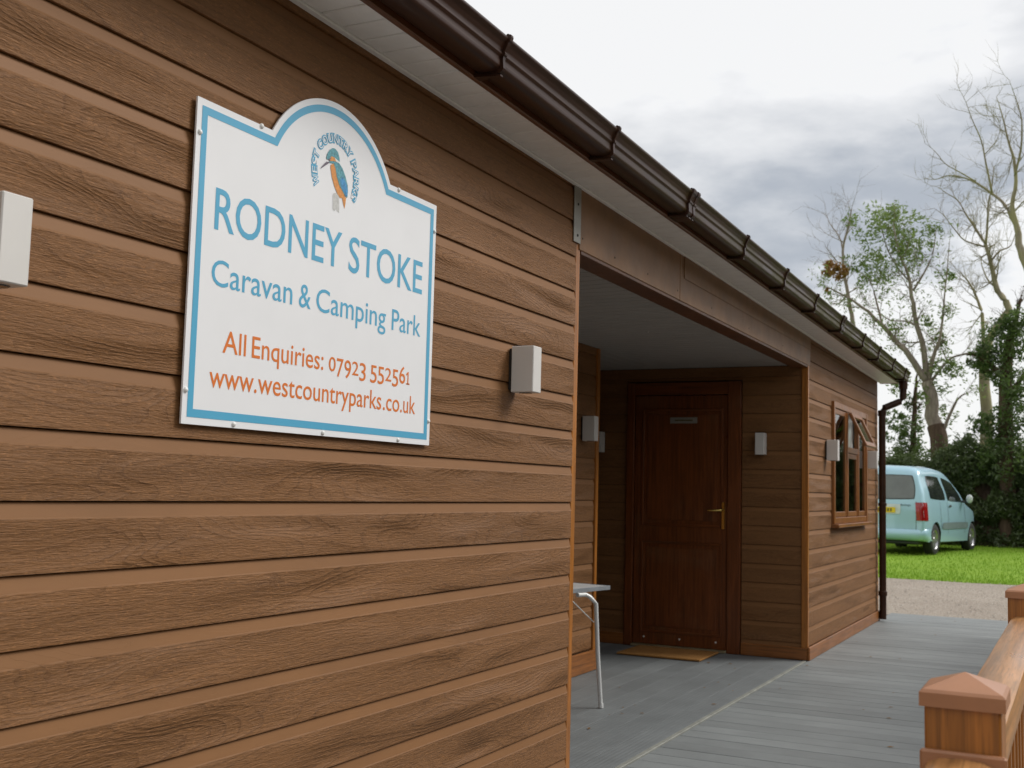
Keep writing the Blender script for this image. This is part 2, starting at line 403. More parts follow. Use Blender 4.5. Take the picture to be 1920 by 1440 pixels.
# ------------------------------------------------------------------ ground, gravel, deck
def gz(x):
    if x < 13.2: return -.16
    if x < 18: return -.16+(x-13.2)/4.8*.16
    if x < 25: return (x-18)/7*.1
    if x < 60: return .1+(x-25)*.006
    return .31
def make_ground():
    xs = [-900, -300, -60, -12, 0, 8, 12, 13.2, 14, 15, 16, 17, 18, 19, 20, 21, 22, 23, 24, 25, 27, 30, 35, 45, 60, 120, 400, 1500]
    ys = [-1200, -300, -60, -20, -8, -3, 0, 3, 8, 20, 60, 300, 1200]
    m = MB(); m.add([(x, y, gz(x)) for x in xs for y in ys], [(i*len(ys)+j, (i+1)*len(ys)+j, (i+1)*len(ys)+j+1, i*len(ys)+j+1) for i in range(len(xs)-1) for j in range(len(ys)-1)])
    kind(m.obj('ground', 'lawn', smooth='full'), 'structure')
    # gravel drive between the deck end and the lawn, with an uneven far edge
    m = MB(); cols = 90; rows = 14; pts = []
    for i in range(cols+1):
        y = -14+28*i/cols
        far = 18.0+.10*mnoise.noise((y*1.7, 3, 0))+.05*mnoise.noise((y*6, 9, 0))+.04*(y)
        for j in range(rows+1):
            x = -20 if j == 0 else 12.2+(far-12.2)*(j-1)/(rows-1); pts.append((x, y, gz(x)+.014))
    m.add(pts, [(i*(rows+1)+j, (i+1)*(rows+1)+j, (i+1)*(rows+1)+j+1, i*(rows+1)+j+1) for i in range(cols) for j in range(rows)])
    kind(m.obj('gravel_drive', 'gravel', smooth='full'), 'structure')
    m = MB(); rnd = random.Random(3)
    for k in range(9000):
        x = 12.9+5.2*rnd.random()**.9; y = -3.2+6.5*rnd.random(); r = .004+.011*rnd.random()**3; z = gz(x)+.014+r*.3
        a = rnd.random()*6.28; sq = .6+.4*rnd.random()
        c, s_ = math.cos(a), math.sin(a)
        m.add([(x+c*r, y+s_*r, z), (x-s_*r*sq, y+c*r*sq, z), (x-c*r, y-s_*r, z), (x+s_*r*sq, y-c*r*sq, z), (x, y, z+r*.7)], [(0, 1, 4), (1, 2, 4), (2, 3, 4), (3, 0, 4)])
    o = kind(m.obj('gravel_stones', 'stone_grey', fix=False), 'stuff'); o['label'] = 'loose pale stones scattered over the gravel drive'; o['category'] = 'gravel'
    m = MB()
    for k in range(52000):
        x = 17.85+13*rnd.random()**1.7; y = -6+12.5*rnd.random()
        far = 18.0+.10*mnoise.noise((y*1.7, 3, 0))+.05*mnoise.noise((y*6, 9, 0))+.04*y
        if x < far-.04*rnd.random(): continue
        h = .022+.035*rnd.random()*(1.6 if x < far+.15 else 1); a = rnd.random()*6.28; w = .006; z = gz(x)
        dx, dy = math.cos(a), math.sin(a); lx, ly = (rnd.random()-.5)*h, (rnd.random()-.5)*h
        m.add([(x-dx*w, y-dy*w, z-.005), (x+dx*w, y+dy*w, z-.005), (x+lx, y+ly, z+h)], [(0, 1, 2)])
    o = kind(m.obj('grass', 'blade', fix=False), 'stuff'); o['label'] = 'short bright green lawn grass around the parked car'; o['category'] = 'grass'
make_ground()

def make_deck():
    m = MB(); m.box(1.2, 12.84, -1.84, 2.9, -.15, -.028); deck = kind(m.obj('deck', 'dark_recess'), 'structure')
    # cross boards of the walkway
    P = .152; n = int((12.84-1.2)/P); L = 1.80
    me = {}
    for k in range(n):
        bm = MB(); bm.bev(0, L, -.0735, .0735, -.025, 0, .0012)
        if 'a' not in me: me['a'] = bm.mesh('deck_board', 'deck_grey')
        x = 1.2+P*(k+.5)
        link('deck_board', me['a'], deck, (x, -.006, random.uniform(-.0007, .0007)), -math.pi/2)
    # boards of the porch run the other way
    y = .034
    while y < 2.7:
        x1 = 8.63; bm = MB(); bm.bev(0, x1-4.25, -.0, .1475, -.025, -.001, .0008)
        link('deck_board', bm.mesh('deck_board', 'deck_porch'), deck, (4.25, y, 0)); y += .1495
    box('edge_strip', 'deck_trim', 4.25, 8.66, 0.004, .028, -.025, .0015, deck, .002)
    # ramp that climbs to the deck beside the wall
    m = MB(); m.add([(-4, -1.84, -.5), (-4, .0, -.5), (1.19, .0, -.005), (1.19, -1.84, -.005), (-4, -1.84, -.6), (-4, 0, -.6), (1.19, 0, -.2), (1.19, -1.84, -.2)],
                    [(0, 3, 2, 1), (4, 5, 6, 7), (0, 1, 5, 4), (2, 3, 7, 6), (0, 4, 7, 3), (1, 2, 6, 5)])
    kind(m.obj('ramp', 'deck_grey'), 'structure')
make_deck()

# ------------------------------------------------------------------ the cabin
PITCH = .143
cabin = thing('cabin', 'long single storey cabin clad in brown wood-grain boards with dark gutter', 'building', (0, 0, 0))
_bm = {}
def board_mesh(L, za, zb):
    """one course of siding, cut to za..zb of its own height"""
    key = (round(L, 4), round(za, 4), round(zb, 4))
    if key not in _bm:
        F = [(0.0, .0), (.004, -.0006), (.109, 0.0), (.1405, .0080)]           # height, setback of the face
        def fy(z): return lerp_lin(F, z)
        zs = [za]+[z for z, _ in F if za+1e-4 < z < zb-1e-4]+[zb]
        prof = [(.016, za)]+[(fy(z), z) for z in zs]+[(.016, zb)]
        m = MB(); m.extrude_x(prof, 0, L); _bm[key] = m.mesh('siding_board', 'siding')
    return _bm[key]
def lerp_lin(tab, x):
    if x <= tab[0][0]: return tab[0][1]
    for (a, p), (b, q) in zip(tab, tab[1:]):
        if x <= b: return p+(q-p)*(x-a)/(b-a)
    return tab[-1][1]
def clad(wall, p0, L, off, zlo, zhi, rz=0, holes=()):
    """courses of siding boards; holes = (a,b,zlo,zhi) openings along the wall"""
    z = off; D = Vector((math.cos(rz), math.sin(rz), 0))
    def put(a, c, b, t):
        if c-a > .01 and t-b > .004: link('siding_board', board_mesh(c-a, max(0, b-z), min(.1405, t-z)), wall, (p0[0]+D.x*a, p0[1]+D.y*a, z), rz)
    while z < zhi-.004:
        b, t = max(z, zlo), min(z+PITCH, zhi)
        if t > zlo+.004:
            hs = [h for h in holes if t > h[2]+.002 and b < h[3]-.002]
            if not hs: put(0, L, b, t)
            else:
                a, c, h0, h1 = hs[0]
                put(0, a, b, t); put(c, L, b, t)
                if h0 > b: put(a+.002, c-.002, b, h0)
                if h1 < t: put(a+.002, c-.002, h1, t)
        z += PITCH

def make_walls():
    w = MB().box(-2.6, 4.20, .016, .12, -.6, 2.62).obj('wall', 'dark_recess', cabin)
    clad(w, (-2.6, 0), 2.6+4.2, .021-PITCH*3, -.4, 2.58)
    # far stretch of the same front
    W = MB(); x0, x1 = 8.662, 11.93
    wx0, wx1, wz0, wz1 = 9.54, 11.17, .99, 2.005
    W.box(x0, wx0, .016, .12, -.1, 2.62).box(wx1, x1, .016, .12, -.1, 2.62).box(wx0, wx1, .016, .12, -.1, wz0).box(wx0, wx1, .016, .12, wz1, 2.62)
    w = W.obj('wall', 'dark_recess', cabin)
    clad(w, (x0, 0), x1-x0, .1, .1, 2.56, 0, ((wx0-x0, wx1-x0, wz0, wz1),))
    # wall with the door, across the end of the porch
    w = MB().box(8.656, 8.76, .05, 3.2, -.1, 2.62).obj('wall', 'dark_recess', cabin)
    clad(w, (8.64, 3.2), 3.2-.046, -.02, .09, 2.2, -math.pi/2, ((3.2-1.452, 3.2-.503, -.1, 2.10),))
    # inner wall of the porch, parallel to the front
    w = MB().box(4.3, 7.29, 1.181, 1.25, -.1, 2.62).obj('wall', 'dark_recess', cabin)
    clad(w, (4.3, 1.165), 2.99, .0046, .14, 2.2)
    # plain walls that close the rest
    w = MB().box(4.20, 4.30, .06, 1.25, -.1, 2.62).obj('wall', 'dark_recess', cabin)
    MB().box(7.22, 7.30, 1.26, 3.2, -.1, 2.62).obj('wall', 'siding', cabin)
    MB().box(7.0, 8.76, 3.2, 3.3, -.1, 2.62).obj('wall', 'siding', cabin)
    MB().box(11.83, 11.925, .125, 5.0, -.1, 2.45).obj('wall', 'siding', cabin)
    MB().box(-2.6, 11.9, 5.0, 5.1, -.6, 2.62).obj('wall', 'siding', cabin)
    MB().box(-2.7, -2.61, .0, 5.0, -.6, 2.62).obj('wall', 'siding', cabin)
    MB().box(8.77, 11.8, 2.9, 3.0, 0, 2.4).obj('room_wall', 'inner_plaster', cabin)
    # corner trims
    box('corner_trim', 'oak_foil', 4.203, 4.247, .003, .06, -.02, 2.225, cabin, .003)
    box('corner_trim', 'oak_foil', 8.627, 8.659, -.003, .046, 0, 2.2, cabin, .003)
    box('corner_trim', 'oak_foil', 7.262, 7.306, 1.152, 1.20, 0, 2.2, cabin, .003)
    box('corner_trim', 'oak_foil', 11.905, 11.945, .002, .06, 0, 2.4, cabin, .003)
    # skirting
    box('skirting_board', 'oak_foil_y', 8.619, 8.638, .0, .503, 0.001, .092, cabin, .004)
    box('skirting_board', 'oak_foil_y', 8.619, 8.638, 1.452, 3.2, 0.001, .092, cabin, .004)
    box('skirting_board', 'oak_foil_x', 8.617, 11.93, -.019, -.001, .001, .098, cabin, .004)
    box('skirting_board', 'oak_foil_x', 4.3, 7.315, 1.140, 1.162, .001, .138, cabin, .004)
    # boards over the porch opening
    box('header_board', 'beam_board', 4.228, 5.535, -.003, .118, 2.200, 2.49, cabin, .003)
    box('header_board', 'beam_board', 5.540, 8.700, -.003, .118, 2.200, 2.47, cabin, .003)
    box('header_board', 'beam_board', 5.6, 8.698, -.007, -.0035, 2.325, 2.45, cabin, .001)
    box('header_trim', 'fascia', 4.25, 8.625, .0, .119, 2.185, 2.1995, cabin, .002)
    nail = MB().lathe([(0, -.0012), (.004, -.001), (.0045, 0)], 'y', (0, 0, 0), 8).mesh('nail', 'dark_recess')
    for x, z in ((4.255, 2.252), (4.62, 2.243), (5.05, 2.248), (5.50, 2.244), (6.1, 2.247), (6.9, 2.243), (7.8, 2.246)): link('nail', nail, cabin, (x, -.0032, z))
    pl = box('corner_plate', 'zinc', 4.157, 4.226, -.007, -.0035, 2.222, 2.47, cabin, .001)
    for z in (.03, .16):
        m = MB(); m.lathe([(0, -.0025), (.005, -.002), (.006, 0)], 'y', (.036, -.0005, z), 10); m.obj('screw', 'dark_recess', pl)
make_walls()

def make_porch_ceiling():
    c = MB().box(4.3, 8.65, .12, 3.2, 2.215, 2.26).obj('ceiling', 'ceiling_shaded', cabin)
    x = 4.30; me = None
    while x < 8.62:
        w = min(.0985, 8.638-x)
        if w > .02:
            m = MB(); m.bev(0, w-.005, 0, 1.05, 0, .012, .003); link('ceiling_strip', m.mesh('ceiling_strip', 'ceiling_shaded'), c, (x, .121, 2.2025))
        x += .1
    y = 1.176
    while y < 3.1:
        m = MB(); m.bev(0, 1.33, 0, .0955, 0, .012, .003); link('ceiling_strip', m.mesh('ceiling_strip', 'ceiling_shaded'), c, (7.306, y, 2.2025)); y += .1
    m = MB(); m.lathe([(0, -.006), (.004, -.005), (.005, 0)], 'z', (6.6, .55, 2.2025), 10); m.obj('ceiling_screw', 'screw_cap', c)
make_porch_ceiling()

SLOPE = .0085
def ez(x): return 2.476-SLOPE*(x-2.3)
def make_eaves():
    ang = math.atan(SLOPE)
    def place(o): o.location = (2.3, 0, 2.476); o.rotation_euler = (0, ang, 0); return o
    A, B = -4.9, 9.80                 # along the eaves, from x = 2.3
    sof = place(MB().box(A, B, -.168, -.001, .0085, .03).obj('soffit', 'soffit_white', cabin))
    me = None; x = -2.2
    m = MB(); m.bev(0, .092, -.176, -.022, 0, .011, .003); me = m.mesh('soffit_strip', 'soffit_white')
    while x < B-.1:
        link('soffit_strip', me, sof, (x, 0, 0)); x += .1
    m = MB(); m.bev(A, B, -.021, .0015, -.006, .011, .003); m.obj('wall_bead', 'soffit_white', sof)
    place(MB().bev(A, B+.01, -.199, -.178, -.012, .16, .004).obj('fascia', 'fascia', cabin))
    place(MB().box(B, B+.012, -.176, .0, -.008, .16).obj('box_end', 'soffit_white', cabin))
    # gutter: flat bottom, stepped ogee front, open top
    pr = [(-.200, .092), (-.200, .016), (-.205, .006), (-.218, .001), (-.255, .0), (-.272, .002), (-.281, .008), (-.285, .017), (-.284, .027), (-.283, .036), (-.2845, .044), (-.2895, .048), (-.2905, .053),
          (-.288, .058), (-.293, .069), (-.2975, .078), (-.3005, .086), (-.306, .089), (-.3095, .095), (-.308, .102), (-.302, .104), (-.298, .100)]
    inn = [(-.203, .092), (-.203, .018), (-.208, .009), (-.219, .0045), (-.255, .0035), (-.270, .006), (-.277, .011), (-.281, .018), (-.280, .036), (-.281, .047), (-.285, .060), (-.290, .071), (-.2945, .080), (-.2965, .088), (-.297, .095)]
    def gut(x0, x1, mb): return mb.extrude_x(pr+inn[::-1], x0, x1, False)
    gu = place(gut(A, B-.02, MB()).obj('gutter', 'gutter_brown', cabin, smooth=60))
    m = MB(); m.add([(B-.018, y, z) for y, z in pr]+[(B-.012, y, z) for y, z in pr], [tuple(range(len(pr))), tuple(range(len(pr), 2*len(pr)))[::-1]]+[(i, i+1, len(pr)+i+1, len(pr)+i) for i in range(len(pr)-1)])
    m.obj('end_cap', 'gutter_brown', gu)
    out = [(y-(.006 if y < -.21 else 0), z-(.006 if z < .02 else 0)+(.006 if z > .09 and y < -.25 else 0)) for y, z in pr]
    def brk(name, x, w, k=1.0):
        m = MB(); n = len(out)
        v = [(q, y-(.003*k if y < -.21 else 0), z-(.003*k if z < .03 else 0)) for q in (-w/2, w/2) for y, z in out]+[(q, y, z) for q in (-w/2, w/2) for y, z in pr]
        f = [(i, i+1, n+i+1, n+i) for i in range(n-1)]+[(i, 2*n+i, 2*n+i+1, i+1) for i in range(n-1)]+[(n+i, n+i+1, 3*n+i+1, 3*n+i) for i in range(n-1)]
        m.add(v, f)
        m.bev(-w/2, w/2, -.309, -.300, .104, .113, .002)
        m.add([(-w/2-.01, -.199, .0), (w/2+.01, -.199, .0), (w/2, -.285, -.011), (-w/2, -.285, -.011), (-w/2-.01, -.199, -.012), (w/2+.01, -.199, -.012), (w/2, -.285, -.016), (-w/2, -.285, -.016)],
              [(0, 1, 2, 3), (4, 7, 6, 5), (0, 4, 5, 1), (1, 5, 6, 2), (2, 6, 7, 3), (3, 7, 4, 0)])
        return m.obj(name, 'pipe_brown', gu, (x, 0, 0), smooth=25)
    for x in (2.05, 2.953, 3.861, 5.725, 6.626, 7.493, 9.333, 10.12, 10.97, 11.75): brk('gutter_bracket', x-2.3, .015)
    for x in (4.812, 8.436):
        brk('gutter_joint', x-2.3-.032, .03, 1.6); brk('gutter_joint', x-2.3+.032, .03, 1.6); brk('gutter_joint', x-2.3, .06, .6)
    # downpipe with its swan neck
    zt = ez(12.0)
    P = [(11.97, -.245, zt+.01), (11.97, -.245, zt-.10), (11.965, -.240, zt-.17), (11.955, -.215, zt-.205), (11.87, -.075, zt-.275), (11.86, -.058, zt-.31), (11.855, -.055, zt-.4), (11.855, -.055, .02)]
    dp = MB().tube(P, [.034]*8, 16).obj('downpipe', 'pipe_brown', cabin, smooth=50)
    for z, r, h in ((.27, .042, .05), (zt-.33, .041, .06), (1.15, .041, .035)):
        MB().lathe([(r-.006, -h/2), (r, -h/2+.004), (r, h/2-.004), (r-.006, h/2)], 'z', (11.855, -.055, z), 16).obj('pipe_collar', 'pipe_brown', dp, smooth=40)
    MB().lathe([(.036, -.05), (.043, -.045), (.043, .03), (.036, .035)], 'z', (11.97, -.245, zt-.03), 16).obj('outlet', 'pipe_brown', dp, smooth=40)
    box('pipe_clip', 'upvc_white', 11.895, 11.915, -.045, -.020, .02, .10, cabin, .003)
    # roof: sheet over the eaves with rows of tiles
    roof = MB(); run, rise = 3.2, .95
    roof.add([(A+2.3, -.23, ez(A+2.3)+.165), (B+2.3, -.23, ez(B+2.3)+.165), (B+2.3, run, ez(B+2.3)+rise), (A+2.3, run, ez(A+2.3)+rise),
              (A+2.3, -.23, ez(A+2.3)+.135), (B+2.3, -.23, ez(B+2.3)+.135), (B+2.3, run, ez(B+2.3)+rise-.06), (A+2.3, run, ez(A+2.3)+rise-.06)],
             [(0, 1, 2, 3), (4, 7, 6, 5), (0, 4, 5, 1), (1, 5, 6, 2), (2, 6, 7, 3), (3, 7, 4, 0)])
    roof.add([(A+2.3, run, ez(A+2.3)+rise), (B+2.3, run, ez(B+2.3)+rise), (B+2.3, 5.4, 2.7), (A+2.3, 5.4, 2.75)], [(0, 1, 2, 3)])
    rf = roof.obj('roof', 'roof_tile', cabin)
make_eaves()

def make_door():
    # faces -x; built in world coordinates on the plane x = 8.64
    X = 8.625; y0, y1 = .512, 1.443
    d = box('door', 'rosewood_door', X+.008, X+.05, .617, 1.378, .022, 1.985, cabin, .003)
    def part(name, m, xa, xb, ya, yb, za, zb, b=.004, parent=d):
        o = box(name, m, xa, xb, ya, yb, za, zb, None, b); o.parent = parent
        o.location = Vector(o.location)-Vector(parent.location); return o
    part('door_frame', 'rosewood_door', X-.012, X+.06, .508, .612, .001, 2.09)
    part('door_frame', 'rosewood_door', X-.012, X+.06, 1.383, 1.447, .001, 2.09)
    part('door_frame', 'rosewood_door_y', X-.010, X+.06, .613, 1.382, 1.99, 2.088)
    for za, zb in ((.135, .81), (.97, 1.86)):
        fr = .02
        part('panel_bead', 'rosewood_door', X+.001, X+.0075, .672-fr, .672, za-fr, zb+fr)
        part('panel_bead', 'rosewood_door', X+.001, X+.0075, 1.300, 1.300+fr, za-fr, zb+fr)
        part('panel_bead', 'rosewood_door_y', X+.001, X+.0075, .673, 1.299, za-fr, za)
        part('panel_bead', 'rosewood_door_y', X+.001, X+.0075, .673, 1.299, zb, zb+fr)
        part('door_panel', 'rosewood_door', X+.003, X+.0076, .70, 1.272, za+.028, zb-.028, .003)
    h = part('handle_plate', 'brass', X-.003, X+.0075, .634, .660, .94, 1.15, .003)
    m = MB(); m.tube([(-.002, .013, .148), (-.045, .013, .148), (-.055, .022, .148), (-.055, .12, .143)], [.009, .009, .009, .007], 10); m.obj('handle_lever', 'brass', d, (X-.002-d.location.x, .634-d.location.y, .94-d.location.z), smooth=50)
    part('nameplate', 'zinc', X+.0005, X+.0025, .862, 1.085, 1.762, 1.81, .0008)
    part('nameplate_print', 'plate_black', X-.0006, X+.0003, .90, 1.045, 1.781, 1.791, .0002)
    for y in (.70, .99, 1.285):
        m = MB(); m.lathe([(0, -.005), (.006, -.004), (.008, 0)], 'x', (0, 0, 0), 10); m.obj('screw_cap', 'screw_cap', d, (X+.0075-d.location.x, y-d.location.y, .075-d.location.z))
    part('threshold', 'aluminium', X-.03, X+.05, .613, 1.382, .001, .0205, .004)
make_door()

def make_window():
    # faces -y in the far stretch of the front wall
    x0, x1, z0, z1 = 9.54, 11.17, .99, 2.005
    w = MB(); t = .052
    w.bev(x0, x0+t, -.024, .022, z0, z1, .004).bev(x1-t, x1, -.024, .022, z0, z1, .004).bev(x0+t, x1-t, -.022, .022, z1-t, z1, .004).bev(x0+t, x1-t, -.022, .022, z0, z0+t, .004)
    win = w.obj('window', 'window_foil', cabin)
    a, b = x0+t, x1-t; mull = (a+(b-a)*.38, a+(b-a)*.735); zt = 1.625
    for k, m in enumerate(mull): MB().bev(m-.026, m+.026, -.020, .018, z0+t+.001, z1-t-.001, .004).obj('mullion', 'window_foil', win)
    MB().bev(mull[0]+.027, mull[1]-.027, -.019, .017, zt-.025, zt+.025, .004).obj('transom', 'window_foil_x', win)
    MB().bev(x0-.02, x1+.02, -.065, .0, z0-.03, z0-.001, .004).obj('sill', 'window_foil_x', win)
    def sash(xa, xb, za, zb, y=-.013, name='sash', t=.045):
        d = .026; m = MB(); m.bev(xa, xa+t, y, y+d, za, zb, .004).bev(xb-t, xb, y, y+d, za, zb, .004).bev(xa+t, xb-t, y+.001, y+d, zb-t, zb, .004).bev(xa+t, xb-t, y+.001, y+d, za, za+t, .004)
        return m
    cells = [(a+.002, mull[0]-.028, z0+t+.002, z1-t-.002), (mull[0]+.028, mull[1]-.028, z0+t+.002, zt-.027), (mull[1]+.028, b-.002, z0+t+.002, z1-t-.002)]
    for c in cells:
        sash(*c).obj('sash', 'window_foil', win)
        MB().box(c[0]+.04, c[1]-.04, -.003, .003, c[2]+.04, c[3]-.04).obj('pane', 'glass', win)
    # top light hung open on its upper edge
    xa, xb, za, zb = mull[0]+.028, mull[1]-.028, zt+.027, z1-t-.004
    m = sash(0, xb-xa+.03, -(zb-za)-.02, .0, -.013); op = m.obj('open_sash', 'window_foil', win, (xa-.015, -.035, zb)); op.rotation_euler = (R(-25), 0, 0)
    g = MB().box(xa-.015+.04-xa+.015, xb-xa-.012, .0, .006, -(zb-za)+.02, -.04).obj('pane', 'glass', win, (xa-.015, -.035, zb)); g.rotation_euler = (R(-25), 0, 0)
    # drawn back net curtains inside
    def drape(pts, yb):
        mb = MB(); n = 26; rows = []
        for (z, xl, xr) in pts:
            rows.append([(xl+(xr-xl)*k/n, yb+.010*math.sin(k*1.9+z*3), z) for k in range(n+1)])
        v = [q for r in rows for q in r]; mb.add(v, [(i*(n+1)+k, i*(n+1)+k+1, (i+1)*(n+1)+k+1, (i+1)*(n+1)+k) for i in range(len(rows)-1) for k in range(n)])
        mb.obj('net_curtain', 'curtain', win, smooth='full', fix=False)
    drape([(z1-.05, a-.02, a+.50), (1.8, a-.02, a+.48), (1.66, a-.02, a+.40), (1.5, a-.02, a+.16), (1.0, a-.02, a+.08)], .034)
    drape([(z1-.05, mull[0]+.03, b+.02), (1.8, mull[0]+.06, b+.02), (1.66, mull[0]+.2, b+.02), (1.5, mull[1]+.10, b+.02), (1.0, mull[1]+.26, b+.02)], .034)
make_window()

# ------------------------------------------------------------------ wall lights
_wl = {}
def wall_light(loc, rz, label):
    """square up-and-down light; its own front is -y"""
    t = thing('wall_light', label, 'wall light', loc, rz, 'square grey wall lights')
    if not _wl:
        _wl['housing'] = MB().bev(-.034, .034, -.1, -.012, -.083, .083, .0025).mesh('housing', 'lamp_grey')
        _wl['mounting_plate'] = MB().bev(-.03, .03, -.0118, -.001, -.075, .075, .001).mesh('mounting_plate', 'dark_recess')
        _wl['lens'] = MB().lathe([(0, -.0855), (.022, -.0855), (.024, -.0832)], 'z', (0, -.056, 0), 18).mesh('lens', 'lamp_lens')
        _wl['lens2'] = MB().lathe([(0, .0855), (.022, .0855), (.024, .0832)], 'z', (0, -.056, 0), 18).mesh('lens', 'lamp_lens')
    for k in ('housing', 'mounting_plate', 'lens', 'lens2'): link(k.replace('2', ''), _wl[k], t)
wall_light((1.412, 0, 1.643), 0, 'grey box wall light cut off by the left edge of the photo')
wall_light((3.643, 0, 1.639), 0, 'grey box wall light between the white sign and the porch corner')
wall_light((9.31, 0, 1.585), 0, 'grey box wall light on the near side of the window')
wall_light((11.268, 0, 1.575), 0, 'grey box wall light between the window and the downpipe')
wall_light((8.64, .345, 1.601), -math.pi/2, 'grey box wall light in the porch, right of the door')
wall_light((8.64, 1.675, 1.61), -math.pi/2, 'dim grey box wall light in the shade left of the door')
wall_light((7.04, 1.165, 1.628), 0, 'grey box wall light on the inner porch wall above the table')

